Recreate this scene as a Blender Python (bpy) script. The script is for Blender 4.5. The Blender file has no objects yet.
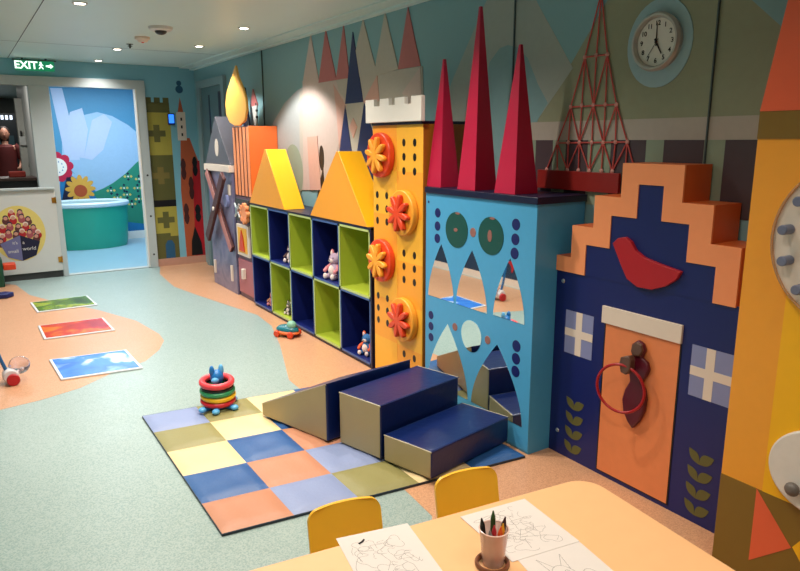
import bpy, bmesh, math, random
from mathutils import Vector, Matrix
SC = bpy.context.scene
COL = SC.collection
R = math.radians
PI = math.pi
rnd = random.Random(7)

# ------------------------------------------------------------------ materials
def lin(h):
    h = h.lstrip('#')
    out = []
    for i in (0, 2, 4):
        c = int(h[i:i+2], 16) / 255
        out.append(c / 12.92 if c <= 0.04045 else ((c + 0.055) / 1.055) ** 2.4)
    return (*out, 1)

MATS = {}
def mat(name, hexc, rough=0.5, metal=0.0, var=0.06, scale=30, bump=0.0, bscale=200, spec=0.5, coat=0.0,
        trans=0.0, emis=None, estr=0.0, alpha=1.0):
    if name in MATS: return MATS[name]
    m = bpy.data.materials.new(name); m.use_nodes = True
    nt = m.node_tree; b = nt.nodes['Principled BSDF']
    b.inputs['Roughness'].default_value = rough
    b.inputs['Metallic'].default_value = metal
    b.inputs['Specular IOR Level'].default_value = spec
    b.inputs['Coat Weight'].default_value = coat
    b.inputs['Transmission Weight'].default_value = trans
    b.inputs['Alpha'].default_value = alpha
    if emis:
        b.inputs['Emission Color'].default_value = lin(emis)
        b.inputs['Emission Strength'].default_value = estr
    tc = nt.nodes.new('ShaderNodeTexCoord')
    nz = nt.nodes.new('ShaderNodeTexNoise'); nz.inputs['Scale'].default_value = scale
    nz.inputs['Detail'].default_value = 3
    nt.links.new(tc.outputs['Object'], nz.inputs['Vector'])
    mx = nt.nodes.new('ShaderNodeMix'); mx.data_type = 'RGBA'
    c = lin(hexc)
    mx.inputs[6].default_value = tuple(v * (1 - var) for v in c[:3]) + (1,)
    mx.inputs[7].default_value = tuple(min(1, v * (1 + var)) for v in c[:3]) + (1,)
    nt.links.new(nz.outputs['Fac'], mx.inputs[0])
    nt.links.new(mx.outputs[2], b.inputs['Base Color'])
    if bump:
        n2 = nt.nodes.new('ShaderNodeTexNoise'); n2.inputs['Scale'].default_value = bscale
        nt.links.new(tc.outputs['Object'], n2.inputs['Vector'])
        bp = nt.nodes.new('ShaderNodeBump'); bp.inputs['Strength'].default_value = bump
        bp.inputs['Distance'].default_value = 0.01
        nt.links.new(n2.outputs['Fac'], bp.inputs['Height'])
        nt.links.new(bp.outputs['Normal'], b.inputs['Normal'])
    MATS[name] = m
    return m

def speckle(name, hexa, hexb, scale, rough, big=0.06):
    m = bpy.data.materials.new(name); m.use_nodes = True
    nt = m.node_tree; b = nt.nodes['Principled BSDF']
    b.inputs['Roughness'].default_value = rough
    tc = nt.nodes.new('ShaderNodeTexCoord')
    vz = nt.nodes.new('ShaderNodeTexNoise'); vz.inputs['Scale'].default_value = scale; vz.inputs['Detail'].default_value = 2
    nt.links.new(tc.outputs['Object'], vz.inputs['Vector'])
    cr = nt.nodes.new('ShaderNodeValToRGB')
    cr.color_ramp.elements[0].position = 0.36; cr.color_ramp.elements[0].color = lin(hexb)
    cr.color_ramp.elements[1].position = 0.6; cr.color_ramp.elements[1].color = lin(hexa)
    nt.links.new(vz.outputs['Fac'], cr.inputs['Fac'])
    n3 = nt.nodes.new('ShaderNodeTexNoise'); n3.inputs['Scale'].default_value = 1.4
    nt.links.new(tc.outputs['Object'], n3.inputs['Vector'])
    mx = nt.nodes.new('ShaderNodeMix'); mx.data_type = 'RGBA'; mx.blend_type = 'MULTIPLY'
    mx.inputs[0].default_value = 1
    mr = nt.nodes.new('ShaderNodeMapRange'); mr.inputs['To Min'].default_value = 1 - big; mr.inputs['To Max'].default_value = 1 + big
    nt.links.new(n3.outputs['Fac'], mr.inputs['Value'])
    nt.links.new(cr.outputs['Color'], mx.inputs[6]); nt.links.new(mr.outputs['Result'], mx.inputs[7])
    nt.links.new(mx.outputs[2], b.inputs['Base Color'])
    n4 = nt.nodes.new('ShaderNodeTexNoise'); n4.inputs['Scale'].default_value = 5
    nt.links.new(tc.outputs['Object'], n4.inputs['Vector'])
    mr2 = nt.nodes.new('ShaderNodeMapRange'); mr2.inputs['To Min'].default_value = rough - .07; mr2.inputs['To Max'].default_value = rough + .07
    nt.links.new(n4.outputs['Fac'], mr2.inputs['Value']); nt.links.new(mr2.outputs['Result'], b.inputs['Roughness'])
    MATS[name] = m
    return m

def blobs(name, stops, scale, rough=0.25):
    m = bpy.data.materials.new(name); m.use_nodes = True
    nt = m.node_tree; b = nt.nodes['Principled BSDF']
    b.inputs['Roughness'].default_value = rough
    tc = nt.nodes.new('ShaderNodeTexCoord')
    vz = nt.nodes.new('ShaderNodeTexNoise'); vz.inputs['Scale'].default_value = scale; vz.inputs['Detail'].default_value = 4
    vz.inputs['Distortion'].default_value = 0.6
    nt.links.new(tc.outputs['Object'], vz.inputs['Vector'])
    cr = nt.nodes.new('ShaderNodeValToRGB')
    cr.color_ramp.elements[0].position = stops[0][0]; cr.color_ramp.elements[0].color = lin(stops[0][1])
    cr.color_ramp.elements[1].position = stops[-1][0]; cr.color_ramp.elements[1].color = lin(stops[-1][1])
    for p, c in stops[1:-1]:
        e = cr.color_ramp.elements.new(p); e.color = lin(c)
    nt.links.new(vz.outputs['Fac'], cr.inputs['Fac'])
    nt.links.new(cr.outputs['Color'], b.inputs['Base Color'])
    MATS[name] = m
    return m

# ------------------------------------------------------------------ mesh builder
class MB:
    def __init__(s):
        s.v = []; s.f = []; s.mi = []
    def add(s, vs, fs, m=0):
        o = len(s.v); s.v += [tuple(p) for p in vs]
        for f in fs: s.f.append([i + o for i in f]); s.mi.append(m)
        return s
    def box(s, x0, x1, y0, y1, z0, z1, m=0, mf=None):
        v = [(x0,y0,z0),(x1,y0,z0),(x1,y1,z0),(x0,y1,z0),(x0,y0,z1),(x1,y0,z1),(x1,y1,z1),(x0,y1,z1)]
        f = [(0,3,2,1),(4,5,6,7),(0,1,5,4),(2,3,7,6),(0,4,7,3),(1,2,6,5)]   # -z +z -y +y -x +x
        s.add(v, f, m)
        if mf:
            for k, mm in mf.items(): s.mi[-6 + k] = mm
        return s
    def prism(s, ax, poly, a, b, m=0, ms=None):
        """extrude the 2-D polygon along axis ax from a to b; other axes in order"""
        area = sum(p[0]*q[1]-q[0]*p[1] for p, q in zip(poly, poly[1:] + poly[:1]))
        poly = list(poly)
        if area < 0: poly.reverse()
        if ax == 'y': poly.reverse()
        lo, hi = min(a, b), max(a, b)
        def pt(p, t):
            return {'x': (t, p[0], p[1]), 'y': (p[0], t, p[1]), 'z': (p[0], p[1], t)}[ax]
        n = len(poly)
        v = [pt(p, lo) for p in poly] + [pt(p, hi) for p in poly]
        s.add(v, [tuple(range(n))[::-1], tuple(range(n, 2*n))], m)
        s.add(v, [(i, (i+1) % n, n + (i+1) % n, n + i) for i in range(n)], m if ms is None else ms)
        return s
    def disc(s, ax, c, r, a, b, m=0, n=28, ry=None, ms=None):
        ry = ry or r
        return s.prism(ax, [(c[0] + r*math.cos(2*PI*i/n), c[1] + ry*math.sin(2*PI*i/n)) for i in range(n)], a, b, m, ms)
    def tube(s, pts, r, m=0, n=10, closed=False, rs=None):
        pts = [Vector(p) for p in pts]; N = len(pts); base = len(s.v)
        rs = rs or [r] * N
        prev = None
        for i, p in enumerate(pts):
            if closed: t = (pts[(i+1) % N] - pts[i-1])
            elif i == 0: t = pts[1] - p
            elif i == N-1: t = p - pts[i-1]
            else: t = pts[i+1] - pts[i-1]
            t.normalize()
            if prev is None:
                u = t.orthogonal().normalized()
            else:
                u = (prev - t * prev.dot(t)).normalized()
            prev = u
            w = t.cross(u)
            for k in range(n):
                a = 2*PI*k/n
                s.v.append(tuple(p + (u*math.cos(a) + w*math.sin(a)) * rs[i]))
        rng = N if closed else N-1
        for i in range(rng):
            for k in range(n):
                j = (i+1) % N
                s.f.append([base+i*n+k, base+i*n+(k+1) % n, base+j*n+(k+1) % n, base+j*n+k]); s.mi.append(m)
        if not closed:
            s.f.append([base+k for k in range(n)][::-1]); s.mi.append(m)
            s.f.append([base+(N-1)*n+k for k in range(n)]); s.mi.append(m)
        return s
    def ball(s, c, r, m=0, nu=16, nv=10, rot=None):
        rx, ry, rz = (r, r, r) if not isinstance(r, tuple) else r
        vs = []; fs = []
        for j in range(nv+1):
            th = PI*j/nv
            for i in range(nu):
                ph = 2*PI*i/nu
                p = Vector((rx*math.sin(th)*math.cos(ph), ry*math.sin(th)*math.sin(ph), rz*math.cos(th)))
                if rot: p = rot @ p
                vs.append((c[0]+p.x, c[1]+p.y, c[2]+p.z))
        for j in range(nv):
            for i in range(nu):
                a, b_, c_, d = j*nu+i, j*nu+(i+1) % nu, (j+1)*nu+(i+1) % nu, (j+1)*nu+i
                fs.append((a, d, c_, b_))
        return s.add(vs, fs, m)
    def lathe(s, prof, c=(0,0,0), n=32, m=0, ax='z', sy=1.0):
        """prof = [(radius, height)] turned about ax through c"""
        base = len(s.v)
        for (r, h) in prof:
            for k in range(n):
                a = 2*PI*k/n; p, q = r*math.cos(a), r*math.sin(a)*sy
                s.v.append({'z': (c[0]+p, c[1]+q, c[2]+h), 'x': (c[0]+h, c[1]+p, c[2]+q), 'y': (c[0]+q, c[1]+h, c[2]+p)}[ax])
        for i in range(len(prof)-1):
            for k in range(n):
                s.f.append([base+i*n+k, base+i*n+(k+1) % n, base+(i+1)*n+(k+1) % n, base+(i+1)*n+k]); s.mi.append(m)
        return s
    def torus(s, c, R_, r, m=0, n=40, k=12, ax='z', rot=None):
        pts = []
        for i in range(n):
            a = 2*PI*i/n; p = Vector((R_*math.cos(a), R_*math.sin(a), 0))
            if ax == 'x': p = Vector((0, p.x, p.y))
            if rot: p = rot @ p
            pts.append(Vector(c) + p)
        return s.tube(pts, r, m, k, closed=True)
    def build(s, name, mats, parent=None, bevel=0.0, smooth=True, seg=2, ang=35, label=None, subsurf=0, origin=None, xf=None):
        if not isinstance(mats, (list, tuple)): mats = [mats]
        vs = [Vector(p) for p in s.v]
        if xf: vs = [xf @ p for p in vs]
        if parent is not None: off = WLOC[parent.name]
        else:
            if origin is not None: off = Vector(origin)
            else:
                xs = [p.x for p in vs]; ys = [p.y for p in vs]; zs = [p.z for p in vs]
                off = Vector(((min(xs)+max(xs))/2, (min(ys)+max(ys))/2, min(zs)))
        me = bpy.data.meshes.new(name)
        me.from_pydata([tuple(p - off) for p in vs], [], s.f)
        for mm in mats: me.materials.append(mm)
        for p, i in zip(me.polygons, s.mi): p.material_index = i
        bm = bmesh.new(); bm.from_mesh(me)
        bmesh.ops.remove_doubles(bm, verts=bm.verts, dist=1e-6)
        bmesh.ops.recalc_face_normals(bm, faces=bm.faces)
        bm.to_mesh(me); bm.free()
        if smooth:
            me.polygons.foreach_set('use_smooth', [True] * len(me.polygons))
            me.set_sharp_from_angle(angle=R(ang))
        o = bpy.data.objects.new(name, me); COL.objects.link(o)
        if parent is not None: o.parent = parent
        else: o.location = off
        WLOC[o.name] = off
        if bevel:
            b = o.modifiers.new('bevel', 'BEVEL'); b.width = bevel; b.segments = seg; b.limit_method = 'ANGLE'; b.angle_limit = R(40)
        if subsurf:
            q = o.modifiers.new('sub', 'SUBSURF'); q.levels = subsurf; q.render_levels = subsurf
        if label: o['label'] = label
        return o
WLOC = {}

def thing(name, label, cat, loc, group=None, kind=None):
    o = bpy.data.objects.new(name, None); COL.objects.link(o)
    o.empty_display_size = 0.05
    o.location = loc; WLOC[o.name] = Vector(loc)
    o['label'] = label; o['category'] = cat
    if group: o['group'] = group
    if kind: o['kind'] = kind
    return o
def tag(o, label, cat, group=None, kind=None):
    o['label'] = label; o['category'] = cat
    if group: o['group'] = group
    if kind: o['kind'] = kind
    return o
def struct(o):
    o['kind'] = 'structure'
    return o
def copy_tree(o, parent=None):
    c = o.copy(); COL.objects.link(c)
    if parent is not None: c.parent = parent
    WLOC[c.name] = WLOC[o.name].copy()
    for ch in [k for k in SC.objects if k.parent == o]: copy_tree(ch, c)
    return c

def text_mesh(name, body, size, m, parent, matrix, extrude=0.0008, bold=False, align='CENTER'):
    cu = bpy.data.curves.new(name, 'FONT'); cu.body = body; cu.size = size; cu.extrude = extrude
    cu.align_x = align; cu.align_y = 'CENTER'
    if bold: cu.offset = size * 0.02
    to = bpy.data.objects.new(name + '_tmp', cu); COL.objects.link(to)
    dg = bpy.context.evaluated_depsgraph_get()
    me = bpy.data.meshes.new_from_object(to.evaluated_get(dg))
    bpy.data.objects.remove(to)
    off = WLOC[parent.name] if parent is not None else Vector((0,0,0))
    me.transform(Matrix.Translation(-off) @ matrix)
    me.materials.clear(); me.materials.append(m)
    o = bpy.data.objects.new(name, me); COL.objects.link(o)
    if parent is not None: o.parent = parent
    WLOC[o.name] = off
    return o
# text lying on an x-plane, read from -x side (left = +y): columns = text x, text y, normal
def face_negx(x, y, z): return Matrix(((0,0,-1,x),(-1,0,0,y),(0,1,0,z),(0,0,0,1)))
def face_negy(x, y, z): return Matrix(((1,0,0,x),(0,0,-1,y),(0,1,0,z),(0,0,0,1)))

# palette
M_ceil  = mat('ceiling_panel', '#c9e0df', 0.42, 0.0, 0.02, 3)
M_seam  = mat('seam_dark', '#45565a', 0.7)
M_wall  = mat('wall_teal', '#7fa9b0', 0.55, 0, 0.03, 2)
M_wallfar = mat('wall_blue', '#7ab4c6', 0.5, 0, 0.03, 2)
M_white = mat('white_paint', '#c9c9c4', 0.45, 0, 0.02)
M_whiteg = mat('white_gloss', '#e9e4dd', 0.3, 0, 0.02)
M_frame = mat('door_frame_paint', '#b4bcbc', 0.4, 0, 0.02)
M_steel = mat('brushed_steel', '#c5c9ca', 0.3, .9, 0.05, 60)
M_brass = mat('brass', '#c8923c', 0.3, 1.0, 0.05)
M_black = mat('black_plastic', '#0d0c10', 0.4, 0, 0.1)
M_dark  = mat('dark_grey', '#3a3b3a', 0.5)
M_navy  = mat('navy_laminate', '#0b1a5e', 0.42, 0, 0.05)
M_navyd = mat('navy_edge', '#0a0f33', 0.4, 0, 0.05)
M_lime  = mat('lime_laminate', '#a3b437', 0.42, 0, 0.05)
M_limee = mat('lime_edge', '#b4c47c', 0.4, 0, 0.05)
M_navye = mat('blue_edge', '#3b5a94', 0.4, 0, 0.05)
M_yel   = mat('yellow_laminate', '#f0b136', 0.4, 0, 0.03)
M_yelb  = mat('bright_yellow', '#f3b411', 0.4, 0, 0.03)
M_yelo  = mat('orange_yellow', '#ee9f2f', 0.4, 0, 0.03)
M_orange= mat('orange_laminate', '#d4662c', 0.42, 0, 0.04)
M_peach = mat('peach_laminate', '#f29763', 0.42, 0, 0.03)
M_coral = mat('coral_laminate', '#e2603a', 0.42, 0, 0.03)
M_red   = mat('red_laminate', '#ad1420', 0.38, 0, 0.04)
M_redor = mat('red_orange', '#d8421c', 0.38, 0, 0.04)
M_crim  = mat('crimson_laminate', '#b5173f', 0.38, 0, 0.04)
M_cblue = mat('castle_blue', '#489ccb', 0.4, 0, 0.04)
M_cgreen= mat('castle_green', '#0b4a44', 0.4, 0, 0.04)
M_brown = mat('brown_dot', '#8d5f58', 0.45)
M_mirror= mat('mirror_glass', '#e6ecec', 0.02, 1.0, 0.0)
M_olive = mat('olive_laminate', '#7d5f1f', 0.42, 0, 0.04)
M_olgrn = mat('olive_green', '#5c5a2c', 0.45, 0, 0.04)
M_lav   = mat('lavender', '#8289b4', 0.45, 0, 0.04)
M_cream = mat('cream', '#dfcfc0', 0.45, 0, 0.03)
M_plum  = mat('plum', '#571024', 0.35, 0, 0.05)
M_maroon= mat('maroon_wood', '#4a1f1d', 0.4, 0, 0.1)
M_tablet= mat('table_laminate', '#f2bd88', 0.38, 0, 0.04, 18)
M_chair = mat('chair_plastic', '#fabd33', 0.35, 0, 0.02)
M_paper = mat('paper', '#ddd5d0', 0.7, 0, 0.02)
M_ink   = mat('pencil_ink', '#7d7472', 0.8)
M_inkd  = mat('dark_ink', '#1b1518', 0.8)
M_vinylbeige = mat('beige_vinyl', '#a8966c', 0.42, 0, 0.05, 8, 0.1, 90)
M_vinylnavy  = mat('navy_vinyl', '#0c2056', 0.30, 0, 0.1, 6, 0.15, 30)
M_seamw = mat('seam_piping', '#b3a88c', 0.5)
# ------------------------------------------------------------------ room shell
XL, XR, YN, YF, ZC = -0.38, 2.47, -1.6, 8.31, 2.34
FLT = speckle('floor_teal_vinyl', '#9fafab', '#829894', 170, 0.36, 0.05)
FLP = speckle('floor_peach_vinyl', '#cf9d79', '#b98866', 170, 0.36, 0.05)
f = MB(); f.box(XL-.05, XR+.05, YN-.05, YF+.08, -0.05, 0, 0)
regA = [(1.912,8.338), (1.784,7.823), (1.739,7.048), (1.838,6.458), (1.966,5.813), (2.040,5.446), (2.006,5.043), (1.856,4.515), (1.607,3.784), (1.588,3.303), (1.574,2.759), (1.470,2.230), (1.448,1.996)]
f.prism('z', regA + [(1.15,1.6),(1.0,0.8),(1.2,-1.0),(XR,-1.0),(XR,8.31)], -0.001, 0.0008, 1)
regB = [(0.355,8.060), (0.433,7.444), (0.590,7.035), (0.899,6.415), (1.107,5.826), (1.170,5.317), (1.158,5.114), (1.067,4.890), (0.926,4.684), (0.698,4.564), (0.464,4.368), (0.241,4.281), (0.029,4.241)]
f.prism('z', regB + [(-0.35,4.0),(-0.35,8.2),(0.2,8.25)], -0.001, 0.0008, 1)
struct(f.build('floor', [FLT, FLP], smooth=False))

c = MB(); c.box(XL-.05, XR+.05, YN-.05, YF+.08, ZC, ZC+.05, 0)
for yy in (-.4, 3.2, 6.9): c.box(XL, 2.28, yy-.0015, yy+.0015, ZC-.001, ZC+.001, 1)
for xx in (0.55,): c.box(xx-.003, xx+.003, YN, YF, ZC-.001, ZC+.001, 1)
struct(c.build('ceiling', [M_ceil, M_seam], smooth=False))
t = MB(); t.box(2.30, XR, YN, YF, ZC-.012, ZC-.0005); t.box(2.42, XR, YN, YF, ZC-.028, ZC-.012)
struct(t.build('trim_1', M_ceil, smooth=False))

# long right wall with its painted mural (raised by fractions of a millimetre inside the wall's own mesh)
MU = [M_wall, mat('mural_olive','#90947a',.55), mat('mural_grey','#b3a99f',.55), mat('mural_plum','#4b3b42',.55),
      mat('mural_teal','#7ea2a7',.55), mat('mural_stone','#9fa9a2',.55), mat('mural_pink','#b56a68',.55),
      mat('mural_blush','#c4b1a8',.55), mat('mural_beige','#b5afa3',.55), mat('mural_navy','#10245a',.5),
      mat('mural_halo','#98b5bc',.55), M_seam, mat('mural_slate','#5e6f72',.55), mat('mural_black','#150d10',.5),
      mat('mural_peachy','#cda091',.55), M_white, mat('wall_pale_grey','#a5aaaa',.55), mat('mural_green2','#8b9a86',.55)]
w = MB(); w.box(XR, XR+.06, YN-.05, YF+.08, 0, ZC)
lay = [0]
def paint(poly, m):
    lay[0] += 1
    w.prism('x', poly, XR - 0.0004 - 0.00025*lay[0], XR + 0.001, m)
def pell(c, ry, rz, m, n=36): paint([(c[0]+ry*math.cos(2*PI*i/n), c[1]+rz*math.sin(2*PI*i/n)) for i in range(n)], m)
# hills behind the castle
paint([(2.53,1.59),(2.36,1.80),(2.14,2.08),(1.95,2.33),(1.84,2.33),(1.50,2.02),(1.30,1.84),(1.02,1.59),(1.02,1.2),(2.53,1.2)], 1)
paint([(1.84,2.33),(1.50,2.02),(1.30,1.84),(1.0,1.59),(0.2,1.59),(0.2,2.33)], 4)
paint([(3.439,1.559), (3.225,1.856), (2.945,2.230), (2.573,2.169), (2.309,1.828), (2.533,1.591), (2.564,1.244), (3.456,1.191)], 5)
paint([(2.985,1.219), (2.981,1.607), (2.953,1.794), (2.908,1.910), (2.829,1.973), (2.767,1.981), (2.691,1.963), (2.615,1.902), (2.536,1.771), (2.462,1.676), (2.533,1.591), (2.542,1.245)], 4)
paint([(2.62,1.585),(0.2,1.585),(0.2,1.497),(2.62,1.497)], 2)
ys = [(2.532,1.448), (2.414,1.449), (2.328,1.450), (2.191,1.452), (2.057,1.453), (1.871,1.455), (1.783,1.456), (1.601,1.458), (1.513,1.459), (1.392,1.460)]
ys = [p[0] for p in ys]
paint([(2.62,1.497),(0.2,1.497),(0.2,1.2),(2.62,1.2)], 2 if 0 else 17)
for a_, b_ in ((ys[0],ys[1]),(ys[2],ys[3]),(ys[4],ys[5]),(ys[6],ys[7]),(ys[8],ys[9]-.02),(1.25,1.05),(.9,.6)):
    paint([(a_,1.497),(b_,1.497),(b_,1.2),(a_,1.2)], 3)
pell((1.845,1.885), .155, .175, 10)
# pastel palace between the flame and the battlements
paint([(6.406,1.015), (6.200,1.408), (5.926,1.663), (5.660,1.820), (5.380,1.913), (5.221,1.935), (5.285,1.082)], 16)  # pale grey area on the wall, left of the palace
paint([(5.408,1.074), (5.341,1.895), (4.980,1.943), (3.540,1.945), (3.500,1.188)], 8)
pell([(5.521,1.225)][0], .20, .24, 17)
paint([(5.326,1.079), (5.275,1.979), (4.978,1.973), (4.805,1.653), (4.569,1.426), (4.582,1.123)], 7)
paint([(5.266,1.978), (5.099,2.325), (4.978,1.973)], 7)
paint([(4.980,1.943), (4.835,2.328), (4.674,1.943)], 6)
paint([(4.682,1.944), (4.547,2.325), (4.471,1.943)], 6)
paint([(4.471,1.943), (4.263,2.320), (4.076,1.933)], 8)
paint([(4.129,1.924), (3.973,2.322), (3.812,1.950)], 8)
paint([(3.817,1.947), (3.701,2.311), (3.561,1.947)], 6)
paint([(4.980,1.943), (4.675,1.936), (4.508,1.768), (4.683,1.425), (4.783,1.112), (4.978,1.100)], 7)
paint([(4.675,1.936), (4.471,1.936), (4.523,1.790), (4.630,1.854)], 8)
paint([(4.272,1.764), (4.076,1.933), (4.052,1.767), (4.161,1.719)], 14)
paint([(4.725,1.918), (4.540,1.762), (4.650,1.425), (4.685,1.724)], 14)
paint([(3.765,1.797), (3.561,1.941), (3.537,1.682), (3.660,1.687)], 7)
paint([(4.540,1.762), (4.409,2.253), (4.272,1.764)], 9)
paint([(4.540,1.755), (4.643,1.410), (4.453,1.412)], 9)
paint([(4.258,1.757), (4.370,1.414), (4.144,1.220), (4.111,1.500)], 9)
paint([(4.421,1.658), (4.364,1.592), (4.426,1.514), (4.484,1.594)], 14)
paint([(4.554,1.419), (5.052,1.095), (4.351,1.063)], 7)
pell([(4.954,1.358)][0], .042, .10, 13)
paint([(4.931,1.279), (4.906,1.104), (5.057,1.029), (5.012,1.147)], 13)
paint([(5.213,1.525), (5.024,1.532), (4.978,1.100), (5.186,1.087)], 14)
# little white tower right of the flame
paint([(6.473,1.828), (6.314,1.831), (6.344,1.597), (6.505,1.599)], 15)
paint([(6.493,1.819), (6.398,1.984), (6.288,1.830)], 6)
for z_ in (1.72,1.78,1.84): pell((6.33,z_), .02, .012, 13)
for y_ in (1.59, 2.715, 6.14): paint([(y_-.0025,ZC-.03),(y_+.0025,ZC-.03),(y_+.0025,0.1),(y_-.0025,0.1)], 11)
struct(w.build('wall_right', MU, smooth=False))

# side door in the long wall near the far corner
d = MB()
for a in ((7.17,7.26,0,2.09),(8.02,8.12,0,2.09)): d.box(2.43, XR, a[0], a[1], a[2], a[3])
d.box(2.43, XR, 7.17, 8.12, 2.09, 2.17)
d.box(2.455, XR, 7.26, 8.02, 0, 2.09, 1)
d.box(2.452, 2.456, 7.30, 7.42, 1.2, 2.02, 2)
d.box(2.452, 2.456, 7.72, 7.76, 1.2, 2.0, 2)
struct(d.build('door_2', [mat('side_door_frame','#7f979c',.4), mat('side_door_leaf','#557379',.45), M_navyd], smooth=False))

# left wall and near wall (the mirrors look at the left one)
w = MB(); w.box(XL-.06, XL, YN-.05, YF+.08, 0, ZC, 0)
w.box(XL-.001, XL+.002, 3.0, 7.6, 0.08, 0.60, 1)
w.box(XL-.001, XL+.006, YN, YF, 0, 0.08, 2)
star = []
for k in range(8):
    a = PI*k/4; r_ = .10 if k % 2 == 0 else .042
    star += [(5.05 + r_*math.cos(a+.2), .24 + r_*math.sin(a+.2)), (5.05 + .05*math.cos(a+.2+PI/8), .24 + .05*math.sin(a+.2+PI/8))]
w.prism('x', star, XL, XL+.006, 3)
struct(w.build('wall_left', [M_wall, mat('left_wall_navy','#0f3350',.5), M_cream, M_red], smooth=False))
w = MB(); w.box(XL-.06, XR+.06, YN-.06, YN, 0, ZC)
struct(w.build('wall_near', M_wall, smooth=False))

# far wall with the reception hatch and the doorway, thick 8 cm
w = MB()
FY0, FY1 = YF, YF+.08
w.box(XL, XR, FY0, FY1, 2.16, ZC)
w.box(1.88, XR, FY0, FY1, 0, 2.16)
w.box(XL, 0.05, FY0, FY1, 0, 2.16)
def fp(poly, m, k=1): w.prism('y', poly, FY0 - 0.0006*k, FY0+.001, m)
# olive castle tower painted right of the doorway
tw = lambda x0,x1,z0,z1,m,k=1: fp([(x0,z0),(x1,z0),(x1,z1),(x0,z1)], m, k)
tw(1.885,2.155,1.82,1.935,1); 
for a in (1.885,1.985,2.085): tw(a,a+.068,1.93,1.99,1)
tw(1.885,2.155,1.33,1.82,2); tw(1.885,2.155,.80,1.33,1); tw(1.885,2.155,.70,.80,3); tw(1.885,2.155,.36,.72,2,2); tw(1.885,2.155,.09,.36,1)
def cross(cx, cz, m, k):
    a, b = .035, .10
    fp([(cx-a,cz-b),(cx+a,cz-b),(cx+a,cz-a),(cx+b,cz-a),(cx+b,cz+a),(cx+a,cz+a),(cx+a,cz+b),(cx-a,cz+b),(cx-a,cz+a),(cx-b,cz+a),(cx-b,cz-a),(cx-a,cz-a)], m, k)
cross(1.99,1.58,1,2); cross(2.0,1.09,4,2); cross(2.02,.56,1,3)
tw(1.885,2.06,.09,.40,1,3)
fp([(1.99,.09),(2.10,.09),(2.10,.26),(2.07,.31),(2.02,.31),(1.99,.26)], 5, 4)
# church tower
fp([(2.261,1.528), (2.368,1.528), (2.608,0.771), (2.600,0.036), (2.237,0.072), (2.223,0.911)], 6, 2)
fp([(2.380,1.255), (2.589,1.263), (2.575,0.051), (2.348,0.073)], 7, 3)
tw(2.23,2.335,1.50,1.83,8,3)
fp([(2.25,1.83),(2.315,1.83),(2.285,2.0)], 6, 3)
fp([(2.285+.045*math.cos(a*PI/8),2.09+.045*math.sin(a*PI/8)) for a in range(16)], 5, 3)
fp([(2.285+.03*math.cos(a*PI/8),2.16+.03*math.sin(a*PI/8)) for a in range(16)], 5, 3)
for z_ in (1.55,1.64,1.73): fp([(2.275,z_),(2.295,z_),(2.295,z_+.035),(2.275,z_+.035)], 3, 5)
def leaf(cx, cz, a, b, m, k): fp([(cx+a*math.cos(i*PI/8)*(1 if i%8 else .6), cz+b*math.sin(i*PI/8)) for i in range(16)], m, k)
leaf(2.27,1.16,.035,.13,9,4); leaf(2.41,1.19,.035,.12,3,5); leaf(2.35,.93,.035,.14,9,5); leaf(2.27,.62,.035,.13,9,4); leaf(2.41,.62,.04,.11,3,5)
fp([(2.30,.10),(2.44,.10),(2.43,.25),(2.36,.46),(2.31,.28)], 3, 5)
w.box(1.88, XR, FY0-.012, FY0, 0, .09, 10)
struct(w.build('wall_far', [M_wallfar, M_olgrn, mat('mural_mustard','#a5993f',.5), M_black, mat('mural_khaki','#7b6b34',.5),
    mat('mural_blue','#1f5578',.5), mat('mural_terracotta','#b0532f',.5), M_red, M_cream, M_maroon, mat('skirting_peach','#c0917c',.5)], smooth=False))

# frames
fr = MB()
fr.box(0.70, 0.90, FY0-.03, FY1+.02, 0.95, 2.075); fr.box(0.845, 0.90, FY0-.03, FY1+.02, 0, 0.95)
fr.box(1.79, 1.885, FY0-.03, FY1+.02, 0, 2.075)
fr.box(0.02, 1.885, FY0-.03, FY1+.02, 2.075, 2.17)
fr.box(0.90, 1.79, FY0-.02, FY1, 0, 0.012)
fr.box(1.772, 1.79, FY0-.035, FY0+.06, 0.012, 2.075, 3)
for z_ in (.16, .62, 1.1): fr.disc('y', (1.84, z_), .012, FY0-.034, FY0-.028, 2)
struct(fr.build('door_1', [M_frame, M_steel, M_dark, M_whiteg], bevel=.004))

t = thing('half_door', 'white lower half door with a round passenger ship sticker, below the open hatch', 'door', (0.5, 8.28, 0.07))
b = MB(); b.box(-0.2, 0.845, 8.27, 8.30, 0.075, 0.98); b.build('panel', M_white, t, bevel=.004)
b = MB(); b.box(-0.2, 0.842, 8.24, 8.305, 0.98, 1.005); b.build('sill', M_frame, t, bevel=.004)
b = MB(); b.box(-0.2, 0.84, 8.295, 8.305, 0.0, 0.075); b.build('gap_shade', M_dark, t)  # dark strip standing in for the shade in the gap under the panel
for z_ in (.20, .86):
    b = MB(); b.box(.805,.84,8.262,8.27,z_-.03,z_+.03); b.tube([(.843,8.262,z_-.035),(.843,8.262,z_+.035)],.007); b.build('hinge', M_brass, t)
st = MB(); cx, cz = .455, .52
st.disc('y', (cx, cz), .255, 8.2685, 8.27, 0, 48, .30)
hull_l = [(cx-.19,cz-.10),(cx+.005,cz-.02),(cx+.005,cz-.30),(cx-.13,cz-.25)]
hull_r = [(cx+.005,cz-.02),(cx+.19,cz-.10),(cx+.14,cz-.25),(cx+.005,cz-.30)]
st.prism('y', hull_l, 8.2665, 8.268, 1); st.prism('y', hull_r, 8.2665, 8.268, 2)
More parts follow.
